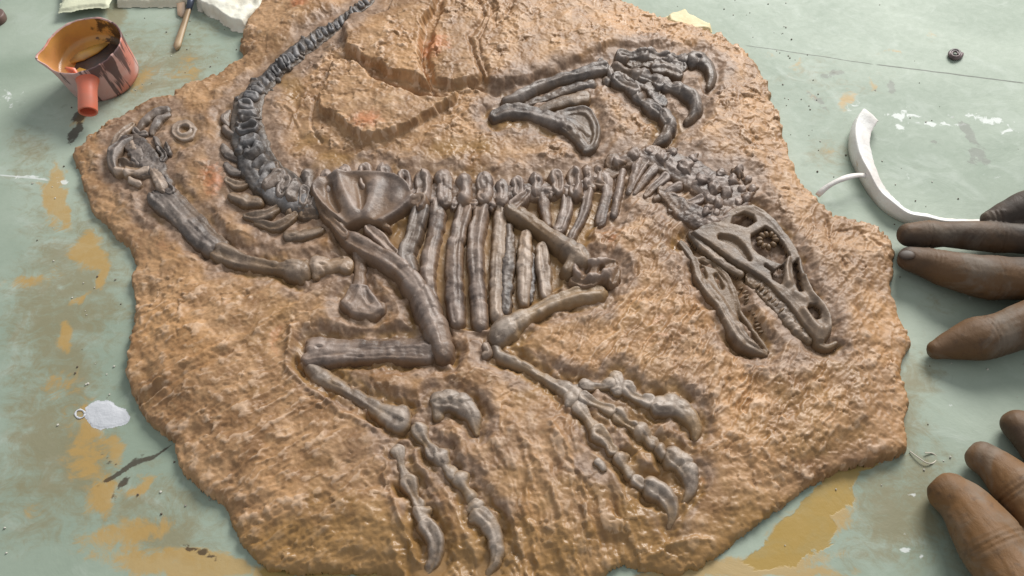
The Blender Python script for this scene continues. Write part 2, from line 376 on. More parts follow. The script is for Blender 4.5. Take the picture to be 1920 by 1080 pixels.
# tail
tc = catmull([(694,-6,9),(668,18,10),(636,42,11),(603,62,13),(566,88,15),(524,120,17),(488,152,19),(468,184,25),(460,216,30),(464,250,32),(474,286,33),(494,320,34),(524,346,34),(558,366,32),(592,380,24)], 14)
bone('tail_base', T_, [(p[0], p[1], p[2]*1.02) for p in tc[::14]], hf=.30, rough=2.0, moat=.08)
acc = 0; last = None; seglist = []
for p in tc:
    if last is not None: acc += math.hypot(p[0]-last[0], p[1]-last[1])
    last = p
    if acc >= max(11, p[2]*.64): seglist.append(p); acc = 0
for i, (x, y, r) in enumerate(seglist):
    j = min(i+1, len(seglist)-1); k0 = max(i-1, 0)
    dx, dy = seglist[j][0]-seglist[k0][0], seglist[j][1]-seglist[k0][1]; L = math.hypot(dx, dy); dx /= L; dy /= L
    ja = rng.uniform(-.22, .22); dx, dy = dx*math.cos(ja)-dy*math.sin(ja), dx*math.sin(ja)+dy*math.cos(ja)
    nx, ny = -dy, dx; w2 = r*rng.uniform(.75, 1.0); hl = max(4.5, r*.36); ss = []
    ss.append([(x-nx*w2*rng.uniform(.2,.6), y-ny*w2*.4, hl*1.0), (x+nx*w2*rng.uniform(.1,.5), y+ny*w2*.4, hl*.9)])
    for kk in range(2 if r < 12 else 4):
        u = rng.uniform(-1, 1)*w2; v = rng.uniform(-.9, .9)*hl*1.7; q = rng.uniform(.35, .75)*hl
        ss.append([(x+nx*u+dx*v, y+ny*u+dy*v, q), (x+nx*u*1.12+dx*(v+rng.uniform(-5, 5)), y+ny*u*1.12+dy*v, q*.8)])
    bone('tail_vertebra', T_ if i < len(seglist)-5 else SL, *ss, hf=rng.uniform(1.0,1.35) if r > 12 else 1.3, rough=1.5, moat=.10, lift=rng.uniform(-.05,.12))
for s in ([(427,204,5),(418,214,8),(424,226,6)],[(420,236,8),(432,246,8),(443,250,6)],[(417,270,8),(427,284,9),(440,290,7)],[(421,303,7),(434,316,8),(450,316,6)],[(425,333,7),(442,342,8),(462,338,6)],
          [(435,362,10),(460,370,12),(484,374,10)],[(458,398,6),(482,402,10),(502,396,9),(518,386,7)],[(480,412,7),(508,420,9),(534,412,9),(552,398,7)],[(538,436,9),(566,436,9),(600,426,7)],
          [(540,396,8),(556,378,10)],[(566,398,8),(576,374,10)],[(596,362,8),(600,392,7)]):
    bone('chevron', OL if s[0][1] > 330 else SL, s, hf=1.05, moat=.22, rough=1.4)
# pelvis
bone('ilium', B, [(646,440,13),(622,415,10),(600,390,9),(587,364,8),(592,346,8),(612,336,7)], [(776,378,14),(792,374,13),(788,386,12)], [(640,424,7),(676,412,8),(706,416,7),(728,424,6)],
     poly=[(586,372),(582,352),(596,337),(625,330),(660,326),(700,324),(742,329),(770,350),(780,372),(770,390),(742,410),(718,424),(680,418),(650,428),(626,412),(600,392)], polyh=.34,
     ridges=[([(636,340,14),(648,372,14),(664,402,15)],.42),([(706,352,18),(700,378,16),(690,404,13)],.34),([(600,345,12),(588,360,9),(604,388,9),(634,420,10)],.30),([(620,334,7),(690,329,8),(742,334,8),(774,362,9)],.25),([(748,352,20),(742,372,18)],.22),([(770,380,10),(742,404,8),(716,418,8)],.28)],
     cuts=[[(618,356,8),(622,378,9),(634,398,7)],[(676,350,12),(680,376,10),(678,394,6)]], cutd=.22, hf=1.0, moat=.2, lift=.22, rough=.7)
bone('ischium', B, [(672,452,15),(673,485,13),(672,515,14),(672,540,18)], [(646,560,14),(662,572,14),(694,576,14),(710,568,14)], [(672,540,14),(656,562,16)], [(674,540,14),(700,566,16)],
     poly=[(655,525),(690,525),(722,572),(695,588),(655,584),(632,562)], polyh=.42, cuts=[[(655,556,7),(668,536,5)],[(692,558,8),(682,536,5)]], cutd=.12, hf=.85, moat=.42)
bone('trochanter', B, [(692,428,12),(712,446,14),(738,472,11)], hf=1.0, lift=.1, rough=1.2)
bone('femur', B, [(648,440,14),(668,452,20),(695,466,20),(745,498,22),(786,545,25),(806,585,27),(822,622,27),(830,655,20)], hf=.85, lift=.32, moat=.5, rough=.7)
bone('tibia', B, [(586,640,20),(640,640,17),(700,641,15),(770,640,14),(815,645,18),(826,656,16)], [(575,664,17),(600,660,16),(700,655,12),(800,658,14)], [(576,628,8),(640,628,7),(780,626,7),(790,620,6)], hf=.85, lift=.1, moat=.55)
bone('metatarsal', TO, [(574,666,16),(592,690,18),(640,716,14),(690,746,15),(724,766,22),(744,776,24)], [(752,760,14),(730,786,12)], hf=.85, moat=.62)
# isolated claw
bone('claw', TO, [(822,746,17),(848,744,19),(872,756,18),(887,778,14),(893,804,6)], [(820,740,10),(820,770,12)], hf=.95, moat=.45)
# lower left toes
bone('toe_bone', TO, [(744,838,13),(750,862,10),(760,886,11)], [(736,838,8),(752,836,8)], moat=.5)
bone('toe_bone', TO, [(764,896,15),(774,920,11),(782,934,11)], [(756,896,8),(774,890,8)], moat=.5)
bone('toe_bone', TO, [(785,948,15),(792,962,14)], [(778,952,8),(800,944,8)], moat=.5)
bone('claw', TO, [(798,975,16),(812,1000,16),(812,1028,13),(800,1052,9),(788,1064,4)], [(784,978,8),(806,970,10)], hf=.95, moat=.5)
bone('toe_bone', TO, [(784,800,14),(798,822,11),(812,842,13)], [(776,796,8),(796,796,8)], moat=.45)
bone('toe_bone', TO, [(824,850,15),(834,866,12),(846,880,12)], [(816,856,8),(834,842,9)], moat=.45)
bone('toe_bone', TO, [(862,890,15),(872,908,12),(882,922,12)], [(852,894,8),(872,884,8)], moat=.45)
bone('toe_bone', TO, [(890,938,15),(880,946,9)], [(902,932,8)], moat=.45)
bone('claw', TO, [(896,954,17),(918,974,17),(930,1004,15),(928,1036,12),(914,1060,7),(908,1070,3)], [(884,962,9),(908,948,9)], hf=.95, moat=.5)
# shoulder, arm
bone('coracoid', B, [(993,350,8),(982,366,12),(962,384,14)], hf=1.1, lift=.12, rough=1.3)
bone('scapula', OL, [(957,388,16),(985,402,17),(1012,420,17),(1045,444,18),(1070,462,20),(1092,480,24)], [(1086,468,14),(1066,500,16)], hf=.9, lift=.30, moat=.45, rough=.8)
bone('elbow_joint', B, [(1088,500,20),(1110,506,24),(1136,500,22),(1150,492,12)], [(1108,488,14),(1130,484,14)], [(1074,520,9),(1100,528,10),(1126,520,9)], [(1150,520,12),(1158,500,10)], cuts=[[(1102,500,6),(1096,514,7)],[(1128,498,5),(1124,512,6)]], cutd=.25, hf=.8, lift=.12, moat=.3, rough=2.0)
bone('humerus', TO, [(1126,538,14),(1098,542,16),(1062,550,15),(1020,566,15),(980,588,18),(946,608,22),(934,622,18)], [(1090,556,6),(1040,566,7),(990,592,8),(966,616,10)], hf=.85, moat=.5, lift=.08)
bone('radius_knob', PA, [(910,640,9),(914,652,9),(908,658,7)], hf=1.2, moat=.3)
bone('radius', TO, [(930,642,12),(936,654,13),(962,666,11),(1000,684,10),(1040,708,12),(1066,724,19),(1076,734,22)], [(1086,720,13),(1070,748,13)], hf=.95, moat=.58, lift=.05)
# lower right foot
bone('toe_bone', TO, [(1098,714,11),(1122,716,9),(1148,712,11)], moat=.32)
bone('toe_bone', TO, [(1156,702,11),(1164,722,13),(1156,726,9)], moat=.32, rough=1.6)
bone('toe_bone', TO, [(1178,722,14),(1192,736,11),(1218,746,13)], moat=.4)
bone('claw', TO, [(1238,752,18),(1266,752,19),(1292,768,17),(1308,790,13),(1308,812,6)], [(1232,744,9),(1234,764,9)], hf=.95, moat=.45)
bone('toe_bone', TO, [(1096,740,13),(1120,752,10),(1146,764,12)], moat=.32)
bone('toe_bone', TO, [(1162,772,14),(1176,786,11),(1190,792,11)], [(1156,782,7),(1166,764,7)], moat=.35, rough=1.5)
bone('toe_bone', TO, [(1204,800,14),(1216,812,12),(1226,822,11)], [(1200,812,7),(1212,792,7)], moat=.35)
bone('toe_bone', TO, [(1240,832,12),(1246,842,11)], moat=.3)
bone('claw', TO, [(1264,846,17),(1288,864,18),(1300,890,14),(1296,914,10),(1286,934,4)], [(1256,840,9),(1258,858,10)], hf=.95, moat=.45)
bone('toe_bone', TO, [(1086,758,14),(1102,778,11),(1116,796,12)], moat=.4)
bone('toe_bone', TO, [(1122,806,15),(1140,822,14),(1150,838,10)], [(1114,810,8),(1130,798,8)], moat=.4, rough=1.4)
bone('toe_bone', TO, [(1166,852,13),(1174,866,11),(1184,880,11)], [(1158,856,7),(1176,846,7)], moat=.4)
bone('toe_bone', TO, [(1196,892,13),(1206,900,11)], [(1190,898,7),(1204,886,7)], moat=.4)
bone('claw', TO, [(1224,902,17),(1248,916,17),(1264,938,14),(1266,958,10),(1260,976,4)], [(1216,898,9),(1218,912,9)], hf=.95, moat=.45)
bone('toe_bone', TO, [(1122,862,8),(1132,874,7)], hf=.8, moat=.1)
# upper right foot and shin
bone('tibia', SL, [(948,188,10),(968,182,13),(1000,164,11),(1040,148,11),(1085,138,12),(1112,130,15),(1132,126,14)], [(1126,116,8),(1136,130,9)], hf=1.0, moat=.3, lift=.1, rough=1.1)
bone('fibula', SL, [(985,192,6),(1020,178,7),(1060,166,8),(1110,152,9)], [(992,184,4),(1050,162,4),(1105,142,5)], hf=.9, moat=.35, rough=1.8)
bone('fibula', OL, [(1016,202,8),(1050,188,10),(1098,178,11)], hf=.55, moat=.15)
bone('metatarsal', SL, [(928,214,11),(955,206,13),(985,208,14),(1020,216,14),(1050,226,14)], [(1048,212,9),(1080,202,8),(1102,204,9),(1114,222,9),(1119,246,9),(1112,268,10),(1098,276,9)], [(1050,228,12),(1072,244,11),(1096,268,10)], [(1056,214,8),(1084,232,8),(1104,246,7)],
     poly=[(1046,205),(1102,202),(1120,240),(1102,276),(1060,250)], polyh=.16, hf=.95, moat=.4, lift=.1)
bone('ankle_bone', SL, [(1146,130,10),(1152,146,9)], [(1138,150,9)], hf=.8, rough=2, moat=.2)
for pts in ([(1166,106,12),(1186,104,9),(1206,102,12)],[(1220,100,12),(1234,102,9),(1249,102,11)],[(1258,104,11),(1270,104,9),(1284,104,11)],
            [(1158,126,11),(1176,132,10),(1194,138,12)],[(1206,142,12),(1220,146,9),(1236,152,12)],[(1247,156,11),(1258,162,10),(1272,164,11)],
            [(1158,150,12),(1172,158,10),(1190,168,12)],[(1198,180,11),(1206,188,9),(1218,194,11)],[(1226,202,12),(1236,208,10)]):
    bone('toe_bone', SL, pts, [(pts[0][0],pts[0][1]-6,5),(pts[0][0]-3,pts[0][1]+6,5)], hf=1.1, moat=.28, rough=1.3)
bone('toe_bone', SL, [(1228,126,8),(1250,128,10),(1272,136,8)], hf=.6, rough=2, moat=.05)
bone('claw', SL, [(1300,106,14),(1318,108,13),(1332,122,11),(1336,140,9),(1330,156,5)], [(1302,98,8),(1298,114,9)], hf=1.15, moat=.3, lift=.05)
bone('claw', SL, [(1282,168,12),(1298,176,14),(1306,194,12),(1302,210,9),(1288,222,5)], hf=1.15, moat=.3, lift=.05)
bone('claw', SL, [(1246,214,12),(1256,228,12),(1252,246,10),(1240,258,8),(1228,266,4)], hf=1.15, moat=.3, lift=.05)
# left foot
bone('foot_base', SL, [(236,256,14),(254,270,22),(270,286,24),(286,306,20),(304,336,16)], [(222,300,10),(246,310,14),(276,316,14)], hf=.30, rough=3.0, moat=.06)
bone('foot_base', SL, [(1160,130,12),(1190,142,14),(1220,160,13),(1240,186,12)], [(1180,110,10),(1230,112,12),(1280,120,12)], hf=.25, rough=3.0, moat=.05)
bone('claw', SL, [(310,196,7),(292,198,8),(274,206,9),(262,218,8),(254,230,5)], hf=1.2, moat=.22)
bone('claw', PA, [(244,222,5),(228,234,8),(212,250,7),(206,262,4)], hf=1.0, moat=.1, rough=1.4)
bone('claw', SL, [(242,248,7),(226,258,10),(212,276,12),(206,296,10),(212,312,8)], hf=1.2, moat=.25)
bone('claw', SL, [(312,204,5),(298,212,7),(286,226,7),(280,238,5)], hf=1.1, moat=.2)
bone('toe_bone', PA, [(214,312,9),(226,312,7)], hf=1.2, moat=.1)
for pts in ([(244,262,7),(252,276,8)],[(262,268,8),(272,284,9),(266,294,7)],[(248,236,6),(258,244,7),(268,240,5)],[(288,250,6),(294,262,7)],[(296,272,6),(304,284,7),(300,292,5)],[(308,262,5),(314,280,6)],[(234,314,8),(252,316,9),(272,312,9)],[(246,292,7),(256,302,7)],[(240,330,6),(256,338,6)]):
    bone('toe_bone', SL if pts[0][0] > 245 else PA, pts, hf=1.15, moat=.18, rough=1.8)
bone('ankle_bone', PA, [(282,312,12),(292,326,13),(302,342,14)], [(278,304,7),(290,300,7)], hf=1.0, moat=.2, rough=2)
ring = [(343+17*math.cos(a*.785), 238+14*math.sin(a*.785), 8) for a in range(9)]
bone('ring_bone', PA, ring[:8]+[ring[0]], hf=.9, moat=.25, rough=1.5)
bone('metatarsal', SL, [(288,366,17),(312,386,16),(340,414,15),(366,440,15),(388,454,15)], [(312,348,12),(337,372,12),(368,402,11),(396,428,9),(414,446,9)], [(300,356,14),(328,386,15),(360,418,15),(396,448,15)], hf=.85, moat=.3, rough=1.4)
bone('ankle_bone', SL, [(300,340,12),(316,352,12)], [(286,356,8)], hf=.9, moat=.2, rough=2)
bone('metatarsal', OL, [(396,458,14),(412,464,19),(446,478,17),(484,488,13),(520,494,13),(552,500,20),(566,502,20)], [(570,488,10),(562,516,10)], hf=.85, moat=.42, lift=.08)
bone('toe_bone', PA, [(594,492,17),(618,492,12),(642,488,14),(646,490,16)], [(590,478,8),(590,508,8)], hf=.8, moat=.3)
# skull
bone('skull', OL,
     [(1361,408,6),(1370,396,7),(1384,388,8),(1407,386,9),(1432,398,10),(1452,415,9),(1473,440,8),(1490,466,8),(1502,487,7),(1510,519,6)],
     [(1300,431,8),(1332,446,6),(1357,461,6),(1379,480,6),(1407,494,6),(1429,508,7),(1448,527,6),(1471,541,7),(1490,560,8),(1506,582,7)],
     [(1316,422,7),(1336,418,8),(1357,424,6),(1379,425,5),(1398,431,6),(1418,424,5),(1434,410,7)],
     [(1398,432,5),(1401,458,5),(1414,477,6),(1434,492,8),(1450,495,7)],
     [(1540,624,15),(1536,640,10),(1552,648,9),(1568,640,7)],
     poly=[(1292,432),(1316,416),(1346,410),(1362,396),(1382,382),(1408,379),(1436,390),(1460,410),(1486,442),(1504,478),(1514,515),(1526,546),(1548,572),(1560,598),(1562,624),(1546,644),(1528,642),(1500,604),(1476,568),(1448,541),(1428,520),(1403,506),(1374,490),(1350,472),(1318,448)], polyh=.50,
     ridges=[([(1510,519,6),(1520,548,7),(1538,570,8),(1552,596,9),(1554,616,10)],.25),([(1506,582,6),(1521,603,7),(1536,624,9)],.25),([(1479,484,5),(1474,505,6),(1478,530,7)],.30),([(1490,548,8),(1508,560,8)],.15)],
     holes=[[(1376,404),(1396,395),(1414,401),(1418,413),(1402,424),(1384,419),(1372,415)],[(1410,437),(1422,431),(1436,422),(1450,430),(1470,455),(1483,478),(1474,484),(1466,492),(1455,488),(1440,482),(1426,475),(1414,464),(1409,450)],
            [(1458,502),(1472,492),(1470,515),(1466,532),(1450,522),(1446,510)],[(1487,492),(1496,484),(1501,515),(1506,546),(1498,548),(1490,522)],
            [(1518,570),(1528,572),(1537,584),(1538,597),(1530,600),(1520,592),(1514,580)]],
     cuts=[[(1352,442,6),(1372,448,8),(1390,462,7),(1406,484,5)],[(1436,496,3),(1452,508,3)]], cutd=.30, hf=1.15, moat=.42, lift=.15, rough=.8)
bone('snout_base', OL, [(1410,512,12),(1440,540,14),(1470,572,16),(1500,606,16),(1520,628,12)], hf=.35, moat=.1, rough=2.6)
bone('palate_bone', OL, [(1298,432,8),(1318,452,9),(1338,470,9),(1360,488,8),(1392,506,7)], hf=.7, moat=.1, lift=.0, rough=1.2)
bone('lower_jaw', OL, [(1280,444,7),(1294,462,8),(1306,484,9),(1312,508,11),(1330,536,13),(1352,562,14),(1370,592,15),(1390,624,17),(1412,642,15),(1440,656,6)],
     [(1318,474,6),(1343,488,6),(1365,508,7),(1379,536,7),(1391,574,6),(1413,608,6),(1444,650,5)], [(1302,474,6),(1322,476,6)],
     poly=[(1306,478),(1345,492),(1378,530),(1392,590),(1440,655),(1390,636),(1350,570),(1310,508)], polyh=.15, cuts=[[(1346,508,5),(1356,530,5)],[(1408,622,3.5),(1432,646,3)],[(1318,492,4),(1324,510,5)]], cutd=.22, hf=.85, lift=.15, moat=.5, rough=.8)

# ------------------------------------------------------------------ evaluate bones on the grid
MOAT = np.zeros(X.shape); DB = np.full(X.shape, 999.0)
ys_i = ys; built = []
NFIN = fbm(PX/9, PY/9, 4, 3); NMID = fbm(PX/26, PY/22, 3, 6)
def bbox(pts, pad):
    x0 = min(p[0]-(p[2] if len(p) > 2 else 0) for p in pts)-pad; x1 = max(p[0]+(p[2] if len(p) > 2 else 0) for p in pts)+pad
    y0 = min(p[1]-(p[2] if len(p) > 2 else 0) for p in pts)-pad; y1 = max(p[1]+(p[2] if len(p) > 2 else 0) for p in pts)+pad
    cx = [unproj(a, b, ZREF) for a in (x0, x1) for b in (y0, y1)]
    i0 = max(0, int((min(c[0] for c in cx)-xs[0])/DX)); i1 = min(len(xs)-1, int((max(c[0] for c in cx)-xs[0])/DX)+2)
    j0 = max(0, int((min(c[1] for c in cx)-ys[0])/DX)); j1 = min(len(ys)-1, int((max(c[1] for c in cx)-ys[0])/DX)+2)
    return slice(j0, j1), slice(i0, i1)
for name, mat, strokes, o in BONES:
    allp = [p for s in strokes for p in s] + [tuple(p)+(0,) for p in o.get('poly', [])]
    sl = bbox(allp, 34); rg = o.get('rough', 1.0)
    px = PX[sl]+1.6*NFIN[sl]*rg; py = PY[sl]+1.6*NMID[sl]*rg
    nst = 0; H = np.zeros(px.shape); Tm = np.full(px.shape, 9.0); D = np.full(px.shape, 999.0)
    sc = 1.0/pxs(np.mean([p[1] for p in allp]))
    wk = {'claw': 1.14, 'rib': 1.26, 'vertebra': 1.12, 'cervical_rib': 1.25, 'tail_vertebra': 1.22, 'toe_bone': 1.10, 'humerus': 1.08, 'radius': 1.1, 'metatarsal': 1.06, 'chevron': 1.1}.get(name, 1.0)
    for s in strokes:
        s = [(p[0], p[1], p[2]*wk) for p in s]
        if name == 'toe_bone' and len(s) == 3:
            s = [(s[0][0], s[0][1], s[0][2]*1.12), (s[1][0], s[1][1], s[1][2]*.82), (s[2][0], s[2][1], s[2][2]*1.12)]
        si = (len(built)*3+nst) % 8; nst += 1
        t, d, r, la, ar = stroke_t(px, py, s, True, .13, si, True)
        h = o.get('hf', .9)*r*sc*np.power(np.clip(1-np.power(t, 2.1), 0, 1), .5)
        h = h*(1+.24*rg*vnoise(la*1.5+si*9, ar/110+si, si)+.13*vnoise(la*3.8+si*5, ar/80, si+1)+.05*vnoise(la*.6+3, ar/14+si*5, si+2)-.08)
        if 'soft' in o: h = np.maximum(h, 0)
        H = H+h**4; Tm = np.minimum(Tm, t); D = np.minimum(D, d)
    H = H**.25
    if 'poly' in o:
        ds = polysd(px, py, o['poly']); hp = o['polyh']*sstep(-1, 5, ds)
        for (rp_, rh) in o.get('ridges', []):
            t_, d_, r_ = stroke_t(px, py, rp_); hp = hp + rh*np.exp(-(t_*1.15)**2)*sstep(-1, 5, ds)
        H = np.power(H**3+hp**3, 1/3.); Tm = np.minimum(Tm, 1-ds*.08); D = np.minimum(D, -ds)
    HO = np.zeros(px.shape)
    for hl_ in o.get('holes', []):
        hd_ = polysd(px, py, hl_); HO = np.maximum(HO, sstep(-1.5, 2.5, hd_))
    H = H*(1-HO); Tm = np.where(HO > .95, 1.0+.12*2, Tm)
    for c in o.get('cuts', []):
        t, d, r = stroke_t(px, py, c); H = H - o['cutd']*sstep(1.25, .3, t)
    mo = o.get('moat', .3)*1.0
    wd = 9+26*mo
    dn = D + 5*NMID[sl]+2*NFIN[sl]
    fall = sstep(wd+8, 1.0, dn)*np.clip(.80+.75*fbm(PX[sl]/24, PY[sl]/22, 3, 2), .15, 1.3)
    MOAT[sl] = np.maximum(MOAT[sl], mo*fall); DB[sl] = np.minimum(DB[sl], D)
    pass; built.append((name, mat, sl, H, Tm, D, o))
RC = sstep(-4, 16, polysd(PX+6*NMID, PY+6*NMID, [(640,430),(700,440),(770,380),(960,372),(1140,345),(1160,372),(1130,410),(1060,530),(960,590),(930,610),(880,615),(810,600),(760,520),(700,470)]))
MOAT = np.maximum(MOAT*(1-RC), RC*(.50+.05*NMID)) + MOAT*RC*0
# ------------------------------------------------------------------ rock surface
near = sstep(2, 26, DB)                       # 0 on the bones, 1 away from them
f1, ed, fac, val = worley((PX+9*NFIN)/24, (PY+8*NMID)/17, 1)
g1, ge, gac, gval = worley((PX+4*NFIN)/10, (PY+4*NMID)/7.5, 4)
def aniso(ang, la, lb, k, o=4):
    c, s = math.cos(ang), math.sin(ang); u = PX*c+PY*s; v = -PX*s+PY*c
    u = u+14*NMID; v = v+8*NMID
    return ridged(u/la, v/lb, o, k)
streakL = aniso(R(-32), 95, 17, 1); streakM = aniso(R(68), 130, 20, 3); streakR = aniso(R(-58), 42, 12, 5)
wl = sstep(800, 560, PX)*sstep(470, 560, PY); wm = sstep(640, 860, PX)*sstep(1350, 1150, PX)*sstep(740, 860, PY); wr = sstep(960, 1120, PX)*sstep(1750, 1500, PX)*sstep(300, 420, PY)*sstep(900, 760, PY)
top = sstep(330, 200, PY)
crumb = sstep(430, 260, PY)*.9+.35+.4*sstep(1500, 1640, PX)
smooth_in = sstep(0, 40, polysd(PX, PY, [(500,130),(590,100),(590,210),(640,262),(700,285),(860,230),(930,240),(960,300),(600,316),(530,300)]))
crumb = crumb*(1-.75*smooth_in)*(1-.8*RC)
patch = sstep(-.35, .45, fbm(PX/60, PY/48, 3, 5))
h1, he, hac, hval = worley((PX+6*NMID+3*NFIN)/6.2, (PY+5*NFIN)/4.4, 2)
chip = np.maximum(0, fbm(PX/11, PY/8, 3, 1)-.08)
rocky = (.120*fac + .050*(val-.5))*(.45+.4*crumb)*(.4+.8*patch) + (.048*gac+.028*(gval-.5))*crumb*(.25+.8*patch) + (.008*hac+.006*(hval-.5))*crumb + .17*fbm(PX/46, PY/36, 3, 0) + .024*NFIN + .013*fbm(PX/4.5, PY/3.6, 2, 3)*crumb*patch + .028*ridged((PX+.6*PY)/13, (PY-.6*PX)/6.5, 3, 6)
rocky += .16*chip*crumb*(.3+patch)
rocky += .13*streakL*wl + .17*streakM*wm + .16*streakR*wr
ZR = ZL - MOAT*1.0 + rocky*(.22+.78*near)
# explicit ridges, cracks and the raised lips round the deep pockets
def line(pts, w, h):
    sl = bbox([p+(w,) for p in pts], 20); t, d, r = stroke_t(wpx[sl], wpy[sl], [p+(w,) for p in pts])
    ZR[sl] += h*np.exp(-(t*1.3)**2)
line([(238,728),(300,700),(400,652),(480,612),(560,560)], 7, .17)
line([(246,742),(330,704),(430,656)], 5, -.12)
line([(1000,860),(985,930),(1000,1000),(1010,1060)], 9, .16); line([(1030,790),(1075,860),(1100,930),(1104,990)], 8, .2)
line([(955,790),(1000,850),(1045,940),(1060,1060)], 10, .14); line([(1060,980),(1080,1040),(1090,1070)], 9, .15)
line([(1340,772),(1400,830),(1440,890)], 10, .07)
line([(730,1000),(740,1040),(760,1070)], 8, .14); line([(716,830),(726,900),(750,960),(776,1040)], 7, .22)
line([(545,610),(538,650),(545,690),(590,730),(650,770),(700,800)], 8, .26)
line([(890,0),(905,40),(884,72),(890,110),(902,150)], 6, -.3); line([(905,0),(925,40),(900,75),(905,120),(915,150)], 4, -.2)
line([(940,-10),(960,20),(930,60)], 6, -.22); line([(918,-5),(935,30),(912,66)], 5, .2)
line([(880,160),(905,168),(935,176)], 5, -.25); line([(795,60),(788,100),(800,150),(812,178)], 5, -.35)
line([(700,145),(750,168),(800,182),(830,182)], 6, -.35); line([(540,230),(560,190),(575,160)], 4, .1)
line([(520,190),(545,200),(560,230)], 4, .1); line([(590,180),(585,230),(600,262)], 4, -.15)
line([(1320,745),(1360,700),(1430,690)], 8, .1); line([(800,250),(850,225),(890,200)], 5, .12)
line([(1555,400),(1562,440),(1590,500)], 5, -.15); line([(1200,1050),(1260,1010),(1330,1000)], 8, .15)
line([(1570,420),(1600,415),(1640,430),(1668,462)], 4, -.14)
for (cx, cy, r_) in ((1450,640,30),(1380,700,26),(560,240,36),(1120,640,24),(420,600,34),(620,880,40)):
    pass
# the broken edge
edge = sstep(-3, 3.5, DIN+1.5*NFIN); und = .03*sstep(20, 0, DIN)
ZR = np.maximum(ZR, .22)
ZR = (ZR - und*2.4 - .12*sstep(10, 2, DIN)*(.5+NFIN))*edge - .06*(1-edge)
# paint masks
over = sstep(58, -2, DB + 26*fbm(PX/44, PY/40, 3, 4))
over = np.maximum(over, .8*sstep(60, 0, np.abs(polysd(PX, PY, [(1230,270),(1420,330),(1560,560),(1570,650),(1450,680),(1250,480)])))*sstep(200,320,PY))
ochre = np.clip(.15*sstep(480, 760, PY) + .65*MOAT/.5*sstep(14, 2, np.abs(DB-7)) + .75*sstep(870, 1060, PY) + .55*smooth_in + .9*RC + .35*sstep(.2, -.25, fbm(PX/120, PY/90, 3, 7)), 0, 1)  # MOAT and RC terms: pooled ochre plus painted shade of pits and ribcage floor
orange = np.zeros(X.shape)
for (cx, cy, rx, ry, q) in ((815,95,34,26,.9),(690,235,40,22,.8),(395,330,34,42,.7),(515,620,22,60,.5),(560,8,26,12,.8),(340,260,20,20,.35),(300,450,40,30,.4),(1320,900,60,36,.35),(1150,440,40,30,.5),(1240,610,70,60,.4),(1500,780,80,60,.3),(900,235,60,26,.3),(1030,60,60,30,.3),(420,560,70,40,.3)):
    orange = np.maximum(orange, q*np.exp(-((PX-cx)/rx)**2-((PY-cy)/ry)**2))
fossil = empty('dinosaur_fossil', (-2, 6, 0))
tag(fossil, 'large irregular brown stone-like slab carrying a dark dinosaur skeleton relief', 'fossil', None, 'thing')
def blur(a, n):
    k = np.ones(2*n+1)/(2*n+1)
    p = np.pad(a, ((n, n), (n, n)), 'edge'); c = np.cumsum(np.vstack([np.zeros((1, p.shape[1])), p]), 0); p = (c[2*n+1:]-c[:-2*n-1])/(2*n+1)
    c = np.cumsum(np.hstack([np.zeros((p.shape[0], 1)), p]), 1); return (c[:, 2*n+1:]-c[:, :-2*n-1])/(2*n+1)
FLK = np.clip((rocky-blur(rocky, 9))/.16+.35, 0, 1)
rock = link('rock_base', grid_mesh('rock_base', X, Y, ZR, IN, {'paint': (over, ochre, orange, FLK)}), M_ROCK, fossil)  # ochre mask also holds painted shade of pits and ribcage floor

PARENTS = {}
NV = fbm(PX/5.5, PY/5.5, 3, 2)
for name, mat, sl, H, Tm, D, o in built:
    rg = o.get('rough', 1.0); mo = o.get('moat', .3)
    loc = mo*(.72 if name in ('toe_bone', 'claw') else .84)+.01
    floor_ = ZL[sl] - loc + o.get('lift', 0.0)*sstep(1.0, .55, Tm)
    hn = H + rg*(.012*NFIN[sl] + .030*NMID[sl] + .012*NV[sl]) + max(0, rg-1.0)*(.03*gac[sl]+.02*NFIN[sl])*sstep(1.05, .8, Tm)
    Z = np.where(Tm < 1.0, floor_+hn, floor_-.30*np.clip((Tm-1)/.12, 0, 1)-.02)
    hm = max(float(H.max()), .01)
    ridge = np.clip(H/hm, 0, 1)
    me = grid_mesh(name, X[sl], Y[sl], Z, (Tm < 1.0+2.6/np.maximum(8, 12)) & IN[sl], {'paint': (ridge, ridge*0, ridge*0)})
    if len(me.polygons) < 4: continue
    ob = link(name, me, mat, fossil)
    PARENTS.setdefault(name, ob)
def surf(px_, py_, zz=ZREF):
    x, y = unproj(px_, py_, zz); i = int((x-xs[0])/DX); j = int((y-ys[0])/DX); z = float(ZR[j, i])
    x, y = unproj(px_, py_, z+.2); return x, y, z
# eye ring of bony plates, and teeth: sub-parts of skull and jaw
def blob(name, mat, c, axes, rot, parent, seed=0, spike=0.0):
    bm = bmesh.new(); bmesh.ops.create_icosphere(bm, subdivisions=2, radius=1.0)
    rr = random.Random(seed); ca, sa = math.cos(rot), math.sin(rot)
    for v in bm.verts:
        p = v.co.copy(); k = 1+.10*rr.uniform(-1, 1)
        tx = p.x*axes[0]*k*(1-spike*.0); tap = 1-spike*max(0, p.x)*.9
        ty = p.y*axes[1]*k*tap; tz = p.z*axes[2]*k*tap
        v.co = Vector((c[0]+tx*ca-ty*sa, c[1]+tx*sa+ty*ca, c[2]+tz))
    return link(name, bm_mesh(name, bm), mat, parent)
for m_ in (M_OLIVE, M_PALE): pass
ZEYE = surf(1438, 453)[2]
for k in range(10):
    a = k*.628+.2; x, y, z = surf(1438+15*math.cos(a), 453+12.5*math.sin(a))
    blob('eye_ring_plate', M_OLIVE, (x, y, max(z, ZEYE)+.20), (.24, .17, .20), -a*1.0, PARENTS['skull'], k)
